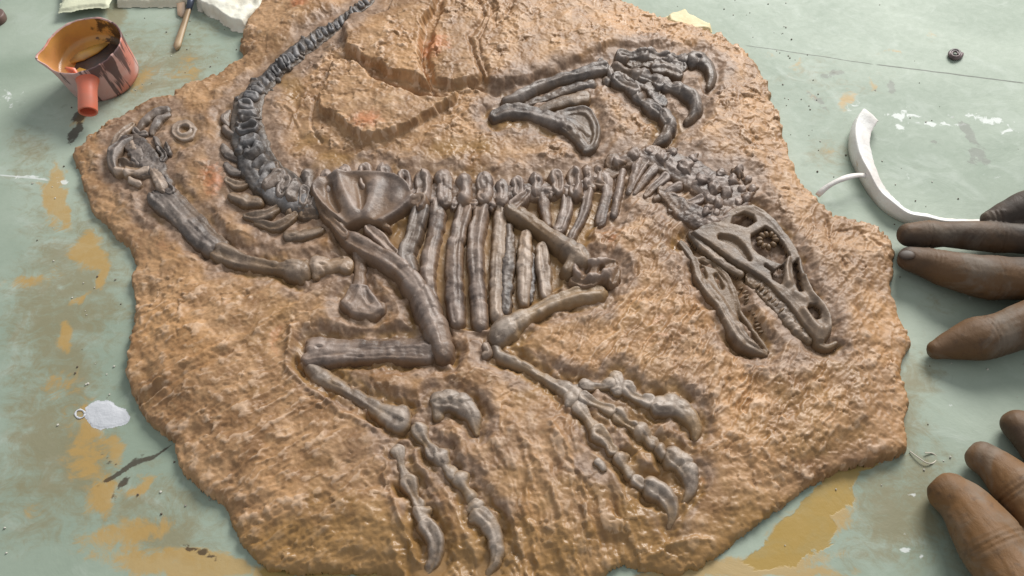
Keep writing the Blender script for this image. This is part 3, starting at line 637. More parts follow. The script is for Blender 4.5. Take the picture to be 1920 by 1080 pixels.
for k in range(13):
    f = k/12; x, y, z = surf(1386+(1424-1386)*f+5+4*math.sin(k), 540+(622-540)*f)
    blob('tooth', M_OLIVE, (x, y, z+.18), (.24, .09, .10), R(30-10*f), PARENTS['lower_jaw'], 30+k, .8)
for k in range(12):
    f = k/11; x, y, z = surf(1424+(1505-1424)*f-3, 534+(618-534)*f+2*math.cos(k*2))
    blob('tooth', M_OLIVE, (x, y, z+.16), (.26, .10, .11), R(222), PARENTS['skull'], 60+k, .8)

# ------------------------------------------------------------------ the table
DG = 0.19
gx = np.arange(-50, 50, DG); gy = np.arange(-26, 52, DG); GX, GY = np.meshgrid(gx, gy); GPX, GPY = proj(GX, GY, 0.0)
def blobs(lst, warp=1.0):
    m = np.zeros(GX.shape); wx_ = GPX+warp*16*fbm(GPX/40, GPY/32, 4, 1); wy_ = GPY+warp*14*fbm(GPX/40, GPY/32, 4, 5)
    for it in lst:
        cx, cy, rx, ry, ang, q = it; c, s = math.cos(R(ang)), math.sin(R(ang))
        u = (wx_-cx)*c+(wy_-cy)*s; v = -(wx_-cx)*s+(wy_-cy)*c
        m = np.maximum(m, q*np.exp(-(u/rx)**2-(v/ry)**2))
    return m
ochre_t = blobs([(100,360,22,60,8,1.15),(120,400,14,34,0,1.1),(175,480,36,26,30,1.1),(190,515,14,26,0,1.1),(120,640,16,26,0,1.0),(170,800,34,60,-15,.75),(215,845,24,40,-30,.9),(270,905,40,14,-40,.95),(400,1055,130,22,10,1.2),(110,385,18,55,10,1),(165,465,26,40,30,1),(60,520,60,14,-10,.7),(195,500,12,30,0,.9),(125,620,14,24,0,1),(150,560,30,10,-30,.8),(110,720,50,60,30,.45),(165,850,50,110,-20,.7),(190,930,40,60,20,.75),(230,1000,120,30,-10,.8),(330,1060,180,34,8,1),(60,960,30,26,0,.5),(250,150,60,26,-30,.6),(350,130,50,30,-30,.5),(150,225,30,12,-40,.9),(420,1060,90,16,12,1),
   (1300,1070,130,24,-8,1),(1450,1060,120,22,-6,1),(1560,960,50,70,20,.75),(1480,1000,60,40,-30,.8),(1500,1075,100,12,0,1),(1590,190,12,24,20,.6),(1630,165,10,34,-30,.6),(1490,120,16,20,10,.45),(1740,70,22,30,0,.35),(1560,285,26,16,0,.45),(1455,100,26,8,0,.4),(1250,1060,60,14,0,.9),(1530,180,8,26,-50,.6),(1680,100,40,4,-3,.5)])
brown_t = blobs([(150,860,70,110,-20,1.0),(130,690,60,70,20,.85),(300,1000,140,60,15,.75),(330,120,90,60,-30,.7),(250,80,70,60,0,.5),(1860,1040,120,90,0,.6),(1730,880,70,60,0,.7),(90,440,70,120,0,.5),(80,930,140,120,0,.6),(120,560,120,240,20,.75),(100,830,110,160,20,.8),(40,650,60,120,0,.6),(300,130,160,90,-30,.62),(60,300,60,80,0,.5),(290,960,160,90,15,.6),(380,60,60,50,0,.5),(1690,800,60,110,0,.75),(1690,960,110,120,30,.8),(1640,1040,120,50,0,.6),(1560,300,60,50,0,.5),(1720,700,60,60,0,.6),(1560,160,160,90,0,.3),(1750,560,60,50,0,.4),(215,35,14,40,-30,1.0),(225,20,16,30,-20,1)])  # lower right blobs strengthened for the shadow of a person out of view
white_t = blobs([(20,190,40,40,0,.5),(60,0,30,4,0,.6),(120,340,14,8,0,1),(60,334,60,4,3,.8),(1690,215,60,8,4,.75),(1760,232,60,6,4,.85),(1685,236,10,10,0,1),(1850,225,60,12,6,.7),(1890,245,30,6,0,.7),(1695,215,10,20,30,.8),(1600,200,24,14,-40,.5),(1700,330,6,22,10,.5),(1865,335,20,5,0,.6),(1780,765,22,3,-8,.9),(1820,790,5,16,10,.5),(1712,932,11,6,0,1),(1700,1032,12,8,0,1),(1690,1002,6,5,0,1),(1725,1042,4,4,0,1),(1765,368,6,4,0,.9),(1800,560,80,14,-10,.35)], .5)
dark_t = blobs([(152,216,26,12,-40,1.3),(138,250,20,9,-50,1.2),(150,240,10,16,0,1.0),(225,885,60,5,-35,1.1),(300,850,46,4,-35,.9),(380,1040,50,6,18,1.0),(206,862,40,3,28,.8),(150,222,20,8,-50,1.0),(140,258,14,5,-40,.9),(128,268,10,6,0,.8),(232,905,26,9,-48,1.0),(262,868,44,5,-25,.95),(215,930,8,16,10,.9),(235,880,50,3,-30,.8),(370,1030,40,5,12,.8),(1300,1068,60,3,-4,.5),(1560,140,8,4,0,.7),(1597,140,4,3,0,.8),(1640,173,4,3,0,.8),(215,35,10,30,-30,.35),(205,870,30,4,-40,.7)], .45)
grey_t = blobs([(1672,165,10,12,0,1.3),(1815,250,10,30,-38,1.3),(1832,290,20,20,-20,1.0),(1850,305,24,5,35,1),(1565,140,26,8,-10,1),(1530,185,8,30,-45,.9),(1750,265,12,3,5,.9)], .35)
pud = blobs([(1500,985,75,28,-34,1.2),(1550,935,50,34,-30,1.2),(1575,900,40,20,-20,1.2),(1470,1040,80,24,-10,1.1),(1530,1000,45,40,0,1.1),(640,1074,110,9,1,1.3),(520,1072,50,12,6,1.2),(1620,872,30,9,-6,1.2)], .5)
flat = np.zeros(GX.shape)
table = link('table_top', grid_mesh('table_top', GX, GY, .012*fbm(GX/9, GY/9, 2, 3), np.ones(GX.shape, bool), {'stain': (ochre_t, brown_t, white_t), 'stain2': (dark_t, grey_t, pud)}), table_material())
tag(table, 'green painted worktop stained with ochre and brown paint', None, None, 'structure')

rr = random.Random(77); bm = bmesh.new(); nc = 0
while nc < 170:
    x, y = rr.uniform(-34, 34), rr.uniform(-17, 34); ppx, ppy = proj(x, y, 0)
    if polysd(np.array([ppx]), np.array([ppy]), OUT)[0] > -8: continue
    if rr.random() > .25 and polysd(np.array([ppx]), np.array([ppy]), OUT)[0] < -110: continue
    q = rr.uniform(.025, .075); res = bmesh.ops.create_icosphere(bm, subdivisions=1, radius=q)
    for v in res['verts']: v.co = Vector((v.co.x*rr.uniform(.7, 1.3)+x, v.co.y*rr.uniform(.7, 1.3)+y, v.co.z*rr.uniform(.5, 1)+q*.5))
    nc += 1
m = NT('grit'); tag(link('grit', bm_mesh('grit', bm), m.done(m.mix(m.ramp(m.noise(3, 2), .45, .55), (.10, .07, .05), (.55, .52, .46)), .8), None, False), None, None, None, 'stuff')

# ------------------------------------------------------------------ tubes, loops
def loft(name, rings, mat, parent=None, cap=True, closed_ring=True):
    bm = bmesh.new(); vs = [[bm.verts.new(p) for p in r] for r in rings]; n = len(rings[0])
    for a, b in zip(vs[:-1], vs[1:]):
        for i in range(n if closed_ring else n-1):
            bm.faces.new((a[i], a[(i+1) % n], b[(i+1) % n], b[i]))
    if cap: bm.faces.new(vs[0][::-1]); bm.faces.new(vs[-1])
    return link(name, bm_mesh(name, bm), mat, parent)
def tube(name, pts, mat, parent=None, n=8, flat=1.0):
    rings = []
    for i, p in enumerate(pts):
        q = Vector(p[:3]); a = Vector(pts[max(i-1, 0)][:3]); b = Vector(pts[min(i+1, len(pts)-1)][:3])
        t = (b-a).normalized(); s = t.cross(Vector((0, 0, 1))).normalized(); u = s.cross(t)
        rings.append([q+(s*math.cos(k*2*math.pi/n)+u*flat*math.sin(k*2*math.pi/n))*p[3] for k in range(n)])
    return loft(name, rings, mat, parent)

# ------------------------------------------------------------------ paint cup
def cup_material():
    m = NT('cup_painted_outside'); r, g, b, a = m.attr('paint')
    n1 = m.noise(1.5, 5, .6, .5)
    c = m.mix(m.ramp(n1, .3, .65), (.56, .27, .22), (.58, .40, .37))
    c = m.mix(m.math('MULTIPLY', m.ramp(m.noise(1.0, 3, .5), .52, .62), .8), c, (.58, .17, .11))
    dr = m.noise(5.5, 4, .65, .15, m.map((1, 1, .09), (0, 0, 0)))
    k = m.ramp(m.math('ADD', dr, m.math('MULTIPLY', r, .14)), .585, .635)
    c = m.mix(m.math('MULTIPLY', k, .85), c, (.055, .028, .032))
    return m.done(c, .45, m.bump(m.noise(4, 4, .6), .08, .5), .5)
def cup_in_material():
    m = NT('cup_ochre_inside'); n1 = m.noise(1.1, 5, .6, .6); r, g, b, a = m.attr('paint')
    c = m.mix(m.ramp(n1, .35, .65), (.66, .35, .09), (.52, .25, .09))
    k = m.ramp(m.math('ADD', m.noise(2.2, 5, .7), m.math('MULTIPLY', g, .28)), .66, .74)
    c = m.mix(m.math('MULTIPLY', k, .9), c, (.035, .022, .016))
    return m.done(c, .3, m.bump(m.noise(5, 4, .6), .06, .5), .5)
CUPC = P(194, 148, 0.0); CUP = empty('paint_cup', CUPC); CR = 2.95; CH = 3.3; NS = 72
tag(CUP, 'small orange cup crusted with pink and ochre paint, stub handle towards the slab', 'paint cup')
def cup_r(a, k=1.0):
    sp = math.exp(-(((a-R(200)+math.pi) % (2*math.pi)-math.pi)/R(13))**2)
    return CR*(1+.19*sp*k)*(1+.012*math.sin(3*a+1))
def cring(rad, z, k=1.0, jit=0.0, seed=0):
    rr = random.Random(seed)
    return [CUPC+Vector((cup_r(2*math.pi*i/NS, k)*rad*math.cos(2*math.pi*i/NS), cup_r(2*math.pi*i/NS, k)*rad*math.sin(2*math.pi*i/NS), z+jit*rr.uniform(-1, 1)+.10*k*math.exp(-((i/NS*360-200)/14)**2))) for i in range(NS)]
def attr_all(o, f):
    a = o.data.color_attributes.new('paint', 'FLOAT_COLOR', 'POINT')
    for i, v in enumerate(o.data.vertices): a.data[i].color = f(v.co/S-CUPC)
outer = loft('cup_body', [cring(.86, .02, 0), cring(.90, 0.0, 0), cring(.915, .25, 0), cring(.935, 1.3, .1), cring(.95, 2.1, .4), cring(.975, 2.8, .8), cring(.985, 3.15, 1, .02, 1), cring(.99, CH, 1, .05, 2), cring(.965, CH+.04, 1, .05, 3), cring(.945, CH-.04, 1, .03, 4)], cup_material(), CUP, cap=False)
attr_all(outer, lambda p: (max(0, min(1, (math.cos(math.atan2(p.y, p.x)-R(-15)))*1.2))*(.3+.7*p.z/CH), 0, 0, 1))
inner = loft('cup_lining', [cring(.945, CH-.04, 1, .03, 4), cring(.935, 2.85, .8), cring(.925, 2.3, .4), cring(.915, 1.9, 0), cring(.89, 1.66, 0), cring(.74, 1.60, 0), cring(.4, 1.59, 0), cring(.02, 1.59, 0)], cup_in_material(), CUP, cap=False)
attr_all(inner, lambda p: (0, max(0, math.cos(math.atan2(p.y, p.x)-R(48)))**3, 0, 1))
m = NT('dark_wet_paint'); M_DPAINT = m.done(m.mix(m.ramp(m.noise(1.2, 4), .4, .6), (.022, .016, .017), (.055, .035, .030)), .45, m.bump(m.noise(2, 3), .05, .5), .6)
rr = random.Random(5); bm = bmesh.new()
c0 = bm.verts.new(CUPC+Vector((.7, -.35, 1.80)))
rim = [bm.verts.new(CUPC+Vector((.50+2.0*(1+.10*math.sin(3*a*.1745+1)+.06*rr.uniform(-1, 1))*math.cos(a*.1745)*.98, -.35+2.0*(1+.1*math.sin(2*a*.1745))*math.sin(a*.1745), 1.76))) for a in range(36)]
skirt = [bm.verts.new(v.co+Vector((0, 0, -.36))+(v.co-c0.co)*.06) for v in rim]
for i in range(36):
    bm.faces.new((c0, rim[i], rim[(i+1) % 36])); bm.faces.new((rim[i], skirt[i], skirt[(i+1) % 36], rim[(i+1) % 36]))
link('paint_puddle', bm_mesh('paint_puddle', bm), M_DPAINT, CUP)
m = NT('ochre_skin'); M_OSKIN = m.done(m.mix(m.ramp(m.noise(1.6, 4), .4, .6), (.50, .27, .05), (.34, .20, .08)), .3, m.bump(m.noise(3, 3), .06, .5), .5)
tube('paint_skin', [(*(CUPC+Vector((-1.68, -0.16, 1.84))), .20), (*(CUPC+Vector((-0.96, 0.40, 1.84))), .55), (*(CUPC+Vector((0.00, 1.04, 1.84))), .5), (*(CUPC+Vector((0.80, 1.60, 1.84))), .15)], M_OSKIN, CUP, 10, .35)
tube('paint_skin', [(*(CUPC+Vector((-1.3, -1.6, 1.84))), .10), (*(CUPC+Vector((-.7, -1.3, 1.84))), .5), (*(CUPC+Vector((.1, -1.5, 1.84))), .3), (*(CUPC+Vector((.7, -1.9, 1.84))), .08)], M_PALE if False else M_OSKIN, CUP, 10, .4)
# handle: hollow stub pointing to the lower left, slightly raised
m = NT('orange_plastic'); M_ORANGE = m.done(m.mix(m.ramp(m.noise(2, 4), .35, .7), (.70, .15, .075), (.52, .17, .11)), .42, m.bump(m.noise(4, 3), .03, .4), .5)
hd = Vector((.16, -1.0, -.20)).normalized(); hs = hd.cross(Vector((0, 0, 1))).normalized(); hu = hs.cross(hd)
h0 = CUPC+Vector((.55, -2.6, 2.35))
def hring(d, r): return [h0+hd*d+(hs*math.cos(k*math.pi/12)+hu*math.sin(k*math.pi/12))*r for k in range(24)]
loft('handle', [hring(0, .82), hring(.4, .72), hring(1.0, .66), hring(2.7, .66), hring(2.75, .64), hring(2.75, .55), hring(2.6, .54), hring(1.1, .5), hring(1.0, .02)], M_ORANGE, CUP, cap=False)
loft('handle_web', [[h0+Vector((-1.5, .55, .7)), h0+Vector((-1.45, .75, .7)), h0+Vector((-1.4, .8, -.9)), h0+Vector((-1.45, .6, -.9))], [h0+Vector((-.6, -.1, .95)), h0+Vector((-.5, .3, .95)), h0+Vector((-.5, .3, -.9)), h0+Vector((-.6, .0, -.9))]], M_ORANGE, CUP)

CUP.rotation_euler = (R(9), R(-4), 0); CUP.location.z += .30*S; CUP.location.x += .25*S; CUP.location.y -= .1*S
# ------------------------------------------------------------------ plaster scraps, latex strip
def plaster_material(name, a, b):
    m = NT(name); n = m.noise(1.6, 5, .6)
    return m.done(m.mix(m.ramp(n, .35, .7), a, b), .6, m.bump(m.noise(4, 6, .65), .16, .7), .4)
M_PLAS = plaster_material('white_plaster', (.82, .80, .70), (.62, .57, .46)); M_CREAM = plaster_material('cream_foam', (.72, .62, .38), (.62, .48, .25))
def latex_material():
    m = NT('white_latex'); n = m.noise(1.3, 5, .65, .4)
    c = m.mix(m.ramp(n, .35, .7), (.80, .79, .76), (.66, .60, .56))
    c = m.mix(m.math('MULTIPLY', m.ramp(m.noise(.8, 5, .7, .6), .57, .66), .7), c, (.42, .27, .12))
    return m.done(c, .5, m.bump(m.noise(3, 6, .65), .12, .8), .4)
M_LATEX0 = plaster_material('white_latex', (.84, .84, .82), (.74, .71, .68))
def scrap(name, poly, z0, th, mat, bulge=.25, seed=0, step=.09, zr=None, tilt=(0, 0)):
    zr = z0+th if zr is None else zr
    cs = [unproj(p[0], p[1], zr) for p in poly]
    x0, x1 = min(c[0] for c in cs)-.4, max(c[0] for c in cs)+.4; y0, y1 = min(c[1] for c in cs)-.4, max(c[1] for c in cs)+.4
    gx_, gy_ = np.meshgrid(np.arange(x0, x1, step), np.arange(y0, y1, step)); qx, qy = proj(gx_, gy_, zr)
    qx = qx+4*fbm(qx/16+seed, qy/12, 3, seed); qy = qy+3*fbm(qx/16, qy/12+seed, 3, seed+2)
    d = polysd(qx, qy, poly)
    Z = z0+th*sstep(-1.5, 3.5, d)+bulge*fbm(qx/40+seed, qy/30, 3, seed+1)*sstep(0, 20, d)+(gx_-gx_.mean())*tilt[0]+(gy_-gy_.mean())*tilt[1]
    Z = np.where(d < -1.5, z0, Z)
    me = grid_mesh(name, gx_, gy_, np.maximum(Z, .01), d > -3)
    o = link(name, me, mat)
    return o
tag(scrap('plaster_scrap', [(352,-60),(366,0),(385,8),(410,22),(432,38),(455,40),(470,28),(490,8),(510,-60)], .02, 1.0, M_PLAS, .5, 1), 'thick white plaster scrap tucked against the top left corner of the slab', 'plaster scrap')
tag(scrap('plaster_sheet', [(108,20),(130,15),(165,12),(202,8),(208,-10),(215,-60),(120,-60),(116,0)], .6, .18, M_CREAM if False else plaster_material('cream_sheet', (.62,.62,.45), (.50,.52,.38)), .15, 2), 'cream torn sheet at the top edge behind the orange cup', 'sheet scrap')
tag(scrap('plaster_strip', [(216,2),(260,2),(330,0),(352,-2),(352,-60),(216,-60)], .05, .5, plaster_material('cream_strip', (.66,.63,.50), (.55,.52,.40)), .15, 4), 'thin pale strip along the top edge beside the wooden sticks', 'strip scrap')
tag(scrap('foam_scrap', [(1252,26),(1283,11),(1296,22),(1312,33),(1334,40),(1336,54),(1300,52),(1256,40)], .02, .5, M_CREAM, .25, 3), 'cream yellow foam scrap poking out behind the upper right slab edge', 'foam scrap')
M_LATEX = latex_material()
M_SPLAT = plaster_material('white_dried_paint', (.56, .57, .60), (.46, .47, .50))
tag(scrap('paint_splat', [(162,765),(180,753),(205,752),(215,760),(236,768),(243,780),(236,794),(215,799),(190,804),(172,796),(160,785)], .004, .03, M_SPLAT, .01, 5, .045), 'flat white dried paint spot on the table left of the slab', 'paint spot')
rp = [(150+9*math.cos(a*.5236), 776+8*math.sin(a*.5236)) for a in range(13)]
sp_ring = tube('paint_ring', [(*P(x, y, .03), .055+.02*math.sin(i*2.3)) for i, (x, y) in enumerate(rp)], M_SPLAT, None, 6, .5)
tag(sp_ring, 'tiny dried paint ring touching the flat white spot', 'paint ring')
# curved strip standing on edge
ctr = catmull([(1632,214,1.25),(1616,236,1.35),(1612,270,1.2),(1624,306,1.0),(1645,345,.85),(1672,376,.75),(1708,396,.7),(1750,404,.6),(1800,408,.5),(1860,408,.4)], 8)
rings = []; rr = random.Random(9)
for i, (x, y, w_) in enumerate(ctr):
    p = P(x, y, .9); a = P(*ctr[max(i-1, 0)][:2], .9); b = P(*ctr[min(i+1, len(ctr)-1)][:2], .9)
    t = (b-a).normalized(); s = Vector((t.y, -t.x, 0))           # s points to the outer (lower left) side
    s = -s if s.dot(Vector((-1, -.6, 0))) < 0 else s
    j = .04*math.sin(i*.37)+.03*rr.uniform(-1, 1); hgt = 1.6-.014*i+.06*math.sin(i*.5)
    if i < 4: hgt *= .55+.12*i
    g = Vector((0, 0, 1)); o_ = Vector((p.x, p.y, 0)); w_ *= .82
    rings.append([o_+s*(w_*.52)+g*.02, o_+s*(w_*.60)+g*(hgt*.5), o_+s*(w_*.46)+g*(hgt-.06), o_+s*(w_*.42)+g*hgt, o_+s*(w_*.36)+g*(hgt+.01), o_-s*(w_*.2+j)+g*(hgt*.88), o_-s*(w_*.62+j)+g*(hgt*.72), o_-s*(w_*.70+j)+g*(hgt*.70), o_-s*(w_*.72+j)+g*(hgt*.66), o_-s*(w_*.3)+g*.3, o_-s*(w_*.1)+g*.02])
tag(loft('latex_strip', rings, M_LATEX), 'curved white latex strip standing on the table beyond the raised fingers', 'latex strip')
fl = catmull([(1532,368),(1550,352),(1574,339),(1600,331),(1622,331),(1645,340)], 8); rings = []
for i, (x, y) in enumerate(fl):
    f = i/(len(fl)-1); z = .15+1.0*math.sin(math.pi*min(1, f*1.05))*.8+.3*f
    p = P(x, y, z); a = P(*fl[max(i-1, 0)], z); b = P(*fl[min(i+1, len(fl)-1)], z)
    t = (b-a).normalized(); s = t.cross(Vector((0, 0, 1))).normalized(); q = .17+.02*math.sin(i*.4)
    rings.append([p+s*q, p+s*q+Vector((0, 0, .06)), p-s*q+Vector((0, 0, .14)), p-s*q+Vector((0, 0, .08))])
tag(loft('latex_ribbon', rings, M_LATEX), 'narrow white ribbon arching from the slab edge to the curved strip', 'ribbon')
m = NT('thin_thread'); M_THREAD = m.done((.55, .50, .42), .6)
lp = catmull([(1706,846),(1722,858),(1738,868),(1750,868),(1757,858),(1748,850),(1734,849)], 6)
tag(tube('thread', [(*P(x, y, .06+.1*math.sin(i*.2)), .035) for i, (x, y) in enumerate(lp)], M_THREAD, None, 6), 'fine pale looped thread by the lower right corner of the slab', 'thread')
# small snail-like rubber curl
m = NT('dark_rubber'); M_RUB = m.done(m.mix(m.ramp(m.noise(3, 3), .4, .6), (.05, .035, .035), (.16, .11, .11)), .5)
sp = [(1791+ (12-.16*k)*math.cos(k*.30), 101+(9-.12*k)*math.sin(k*.30)) for k in range(44)]
curl = tube('rubber_curl', [(*P(x, y, .14+.006*i), .17-.0022*i) for i, (x, y) in enumerate(sp)], M_RUB, None, 8); tag(curl, 'tiny dark spiral curl of rubber lying on the green table', 'rubber curl')
# dark rounded thing at the left edge
m = NT('brown_lid'); M_LID = m.done(m.mix(m.ramp(m.noise(1.5, 3), .4, .6), (.10, .055, .045), (.17, .10, .08)), .5)
lc = P(-16, 30, .5)
lid = loft('brown_lid', [[lc+Vector((r_*math.cos(k*math.pi/16), r_*math.sin(k*math.pi/16), z)) for k in range(32)] for r_, z in ((1.0, -.48), (1.05, -.3), (1.03, .1), (.95, .16), (.3, .12), (.02, .12))], M_LID, cap=False)
tag(lid, 'dark brown round lid cut by the left edge of the photo', 'lid')
# wooden sticks
def wood(name, a, b):
    m = NT(name); n = m.noise(1.8, 5, .6, .4, m.map((3.0, .6, 1), (0, 0, R(15))))
    return m.done(m.mix(m.ramp(n, .35, .65), a, b), .5, m.bump(n, .04, .5), .4)
def stick(name, p0, p1, w0, w1, th, mat, parent=None, z0=.15, z1=.15):
    A_, B_ = P(*p0, z0), P(*p1, z1); t = (B_-A_).normalized(); s = t.cross(Vector((0, 0, 1))).normalized(); L = (B_-A_).length; rings = []
    for k in range(15):
        f = k/14; w_ = w0+(w1-w0)*f; e = min(1.0, math.sqrt(max(0, 1-((max(0, f*L-(L-w1)))/w1)**2))+.04)
        p = A_+t*(f*L); g = Vector((0, 0, 1)); h = w_*e
        rings.append([p+s*h*.9-g*th*.5, p+s*h, p+s*h*.9+g*th*.5, p-s*h*.9+g*th*.5, p-s*h, p-s*h*.9-g*th*.5])
    return loft(name, rings, mat, parent)
tag(stick('wooden_stick', (336,-45), (341,32), .36, .36, .16, wood('clean_wood', (.48, .33, .22), (.58, .43, .32)), None, .35, .12), 'pale round-ended wooden stick, the cleaner of two at the top edge', 'wooden stick')
br = empty('paint_brush', P(340, 40, 0)); tag(br, 'paint-smeared wooden brush handle pointing down beside the pale stick', 'paint brush')
stick('handle', (356,12), (330,93), .17, .30, .26, wood('stained_wood', (.26, .17, .09), (.42, .30, .18)), br, .75, .2)
m = NT('dark_ferrule'); tube('ferrule', [(*P(363, -30, .95), .30), (*P(358, 0, .82), .30), (*P(354, 18, .72), .22)], m.done((.06, .07, .10), .35, None, .5, Metallic=.4), br, 12)

# ------------------------------------------------------------------ hands
def skin_material(name, ca, cb, cc):
    m = NT(name); n1 = m.noise(.55, 4, .6, .4); n2 = m.noise(3, 5, .6, .4)
    c = m.mix(m.ramp(n1, .4, .62), ca, cb)
    c = m.mix(m.math('MULTIPLY', m.ramp(m.noise(1.1, 6, .62, .8), .46, .62), .62), c, cc)
    c = m.mix(m.math('MULTIPLY', m.ramp(m.noise(8, 4, .6), .55, .7), .35), c, (.045, .028, .02))
    cr = m.noise(3.2, 6, .7, .6, m.map((2.4, 1.0, 1)))
    nb = m.bump(cr, .09, .6); nb = m.bump(m.noise(14, 3, .6), .03, .5, nb)
    return m.done(c, m.math('ADD', .46, m.math('MULTIPLY', n2, .34)), nb, .35, Subsurface_Weight=0.0)
M_SKIN = skin_material('dark_painted_skin', (.045, .032, .024), (.125, .066, .028), (.165, .135, .105))
M_SKINO = skin_material('orange_painted_skin', (.070, .042, .024), (.180, .090, .032), (.190, .145, .105))
m = NT('painted_nail'); M_NAIL = m.done(m.mix(m.ramp(m.noise(2, 4), .4, .65), (.05, .032, .022), (.12, .08, .055)), .5, m.bump(m.noise(4, 3), .03, .4), .3)
def hand(name, chains, label, nails=(), creases=(), skin=None):
    bm = bmesh.new()
    for ch in chains:
        pts = catmull(ch, 10); n = 18; rings = []
        pts = [tuple(v) for v in pts]
        for i, p in enumerate(pts):
            q = Vector(p[:3]); a = Vector(pts[max(i-1, 0)][:3]); b = Vector(pts[min(i+1, len(pts)-1)][:3]); t = (b-a).normalized()
            s = t.cross(Vector((0, 0, 1))).normalized(); u = s.cross(t)
            rings.append([bm.verts.new(q+(s*math.cos(k*2*math.pi/n)+u*.92*math.sin(k*2*math.pi/n))*p[3]) for k in range(n)])
        for a, b in zip(rings[:-1], rings[1:]):
            for k in range(n): bm.faces.new((a[k], a[(k+1) % n], b[(k+1) % n], b[k]))
        for rg_, p, sgn in ((rings[0], pts[0], 1), (rings[-1], pts[-1], -1)):
            q = Vector(p[:3]); oth = Vector(pts[1][:3]) if sgn == 1 else Vector(pts[-2][:3]); t = (q-oth).normalized()
            prev = rg_
            for e in (.35, .65, .88):
                cur = [bm.verts.new(q+(v.co-q)*math.sqrt(1-e*e)+t*p[3]*e*.95) for v in rg_]
                for k in range(n):
                    bm.faces.new((prev[k], prev[(k+1) % n], cur[(k+1) % n], cur[k]))
                prev = cur
            bm.faces.new(prev)
    me = bm_mesh(name, bm)
    tmp = bpy.data.objects.new('tmp', me); COL.objects.link(tmp)
    md = tmp.modifiers.new('r', 'REMESH'); md.mode = 'VOXEL'; md.voxel_size = .10*S
    sm = tmp.modifiers.new('s', 'SMOOTH'); sm.factor = .5; sm.iterations = 5
    bpy.context.view_layer.update()
    dg = bpy.context.evaluated_depsgraph_get(); me2 = bpy.data.meshes.new_from_object(tmp.evaluated_get(dg), depsgraph=dg)
    bpy.data.objects.remove(tmp); me2.name = name; me2.materials.clear()
    nv = len(me2.vertices); co = np.empty(nv*3, np.float32); me2.vertices.foreach_get('co', co); co = co.reshape(-1, 3)/S
    no = np.empty(nv*3, np.float32); me2.vertices.foreach_get('normal', no); no = no.reshape(-1, 3)
    dsp = .045*fbm(co[:, 0]/1.6+co[:, 2]*.5, co[:, 1]/1.1+co[:, 2]*.4, 3, 1)-.02*np.maximum(0, ridged(co[:, 0]/.9+co[:, 2]*.3, co[:, 1]/2.6+co[:, 2]*.3, 2, 4)-.55)*2
    for (cx, cy, cz, dx_, dy_, dep) in creases:
        c_ = P(cx, cy, cz); d_ = P(cx+dx_, cy+dy_, cz)-c_; d_.normalize()
        rel = co-np.array(c_[:]); al = rel[:, 0]*d_.x+rel[:, 1]*d_.y; la_ = np.sqrt(np.maximum(0, (rel**2).sum(1)-al**2))
        al = al+.10*np.sin(la_*3+cx)
        for off, q in ((0, 1.0), (.24, .7), (-.26, .5)):
            dsp = dsp-dep*q*np.exp(-((al-off)/.075)**2)*(la_ < 1.75)
        dsp = dsp+dep*.9*np.exp(-(al/.55)**2)*(la_ < 1.75)
    me2.vertices.foreach_set('co', ((co+no*dsp[:, None])*S).astype(np.float32).ravel()); me2.update()
    o = link(name, me2, skin or M_SKIN); tag(o, label, 'hand')
    for (c, ax, rz, tl) in nails:
        bmn = bmesh.new(); bmesh.ops.create_uvsphere(bmn, u_segments=16, v_segments=8, radius=1.0)
        Mx = Matrix.Translation(Vector(c)) @ Matrix.Rotation(rz, 4, 'Z') @ Matrix.Rotation(tl, 4, 'Y') @ Matrix.Diagonal((ax[0], ax[1], ax[2], 1))
        bmesh.ops.transform(bmn, matrix=Mx, verts=bmn.verts)
        nl = link('fingernail', bm_mesh('fingernail', bmn), M_NAIL); nl.parent = o
    return o
def F(px_, py_, z, r): v = P(px_, py_, z); return (v.x, v.y, v.z, r)
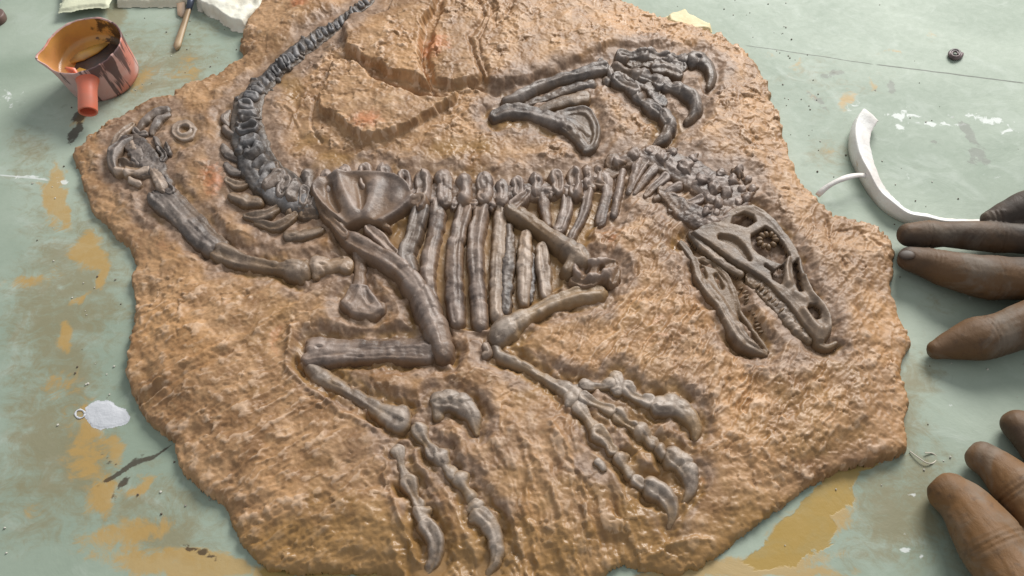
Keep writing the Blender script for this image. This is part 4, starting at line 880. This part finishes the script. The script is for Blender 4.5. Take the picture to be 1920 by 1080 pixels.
UP = [ [F(1704,440,1.15,.80), F(1742,440,1.2,.90), F(1772,440,1.3,.86), F(1830,442,1.4,.98), F(1890,446,1.5,.98), F(1960,450,1.7,1.1), F(2120,458,2.4,1.5)],
       [F(1706,486,1.15,.82), F(1740,494,1.2,1.0), F(1790,508,1.45,1.22), F(1850,520,1.6,1.36), F(1900,522,1.7,1.34), F(1980,526,1.9,1.45), F(2120,530,2.4,1.7)],
       [F(1862,412,1.6,.75), F(1895,400,1.9,1.0), F(1940,385,2.3,1.15), F(2020,380,2.6,1.2), F(2130,410,2.6,1.5)],
       [F(1900,350,1.3,.7), F(1960,340,2.0,.9), F(2040,350,2.4,1.0), F(2140,390,2.5,1.3)] ,
       [F(1756,656,.66,.58), F(1790,646,.85,.95), F(1826,637,1.05,1.25), F(1876,626,1.3,1.25), F(1930,606,1.6,1.35), F(2010,580,2.0,1.5), F(2120,560,2.4,1.8)],
       [F(2120,420,2.5,1.9), F(2190,480,2.6,2.6), F(2300,520,2.8,2.4), F(2500,540,3.0,2.2)],
       [F(2120,520,2.4,2.0), F(2200,530,2.6,2.6)] ]
UP[3] = [F(1980,352,1.3,.8), F(2040,350,2.0,.95), F(2090,360,2.3,1.1), F(2150,400,2.5,1.4)]
hand('hand', UP, 'paint-browned hand reaching to the right edge of the slab, fingers level', [((P(1700, 478, 1.80))[:], (.50, .40, .12), R(-4), R(-12))], [(1738,440,1.2,50,2,.09),(1868,444,1.5,50,3,.10),(1750,496,1.3,50,10,.05),(1862,520,1.7,50,5,.08),(1842,634,1.1,50,-12,.08)])
LOW = [ [F(1782,926,1.05,1.12), F(1812,952,1.15,1.30), F(1846,1000,1.5,1.55), F(1885,1060,1.8,1.6), F(1935,1130,2.2,1.75), F(2010,1210,2.6,2.0)],
        [F(1842,858,1.0,.90), F(1868,876,1.1,1.0), F(1905,912,1.4,1.2), F(1950,960,1.8,1.3), F(2010,1050,2.3,1.5), F(2060,1160,2.6,1.9)],
        [F(1908,796,.9,.88), F(1936,826,1.1,.95), F(1980,880,1.5,1.1), F(2040,970,2.1,1.3), F(2090,1120,2.6,1.9)],
        [F(1980,760,.8,.7), F(2020,820,1.3,.9), F(2070,900,1.8,1.1), F(2130,1080,2.5,1.7)],
        [F(1900,1250,1.0,.9), F(1950,1240,1.4,1.1), F(2020,1250,2.0,1.4), F(2080,1240,2.5,1.8)],
        [F(2040,1190,2.6,2.4), F(2110,1230,2.8,2.8), F(2250,1330,3.0,2.4)] ]
hand('hand', LOW, 'orange-brown hand spread on the table in the lower right corner', (), [(1862,1025,1.6,40,55,.08),(1915,922,1.5,40,45,.08)], M_SKINO)
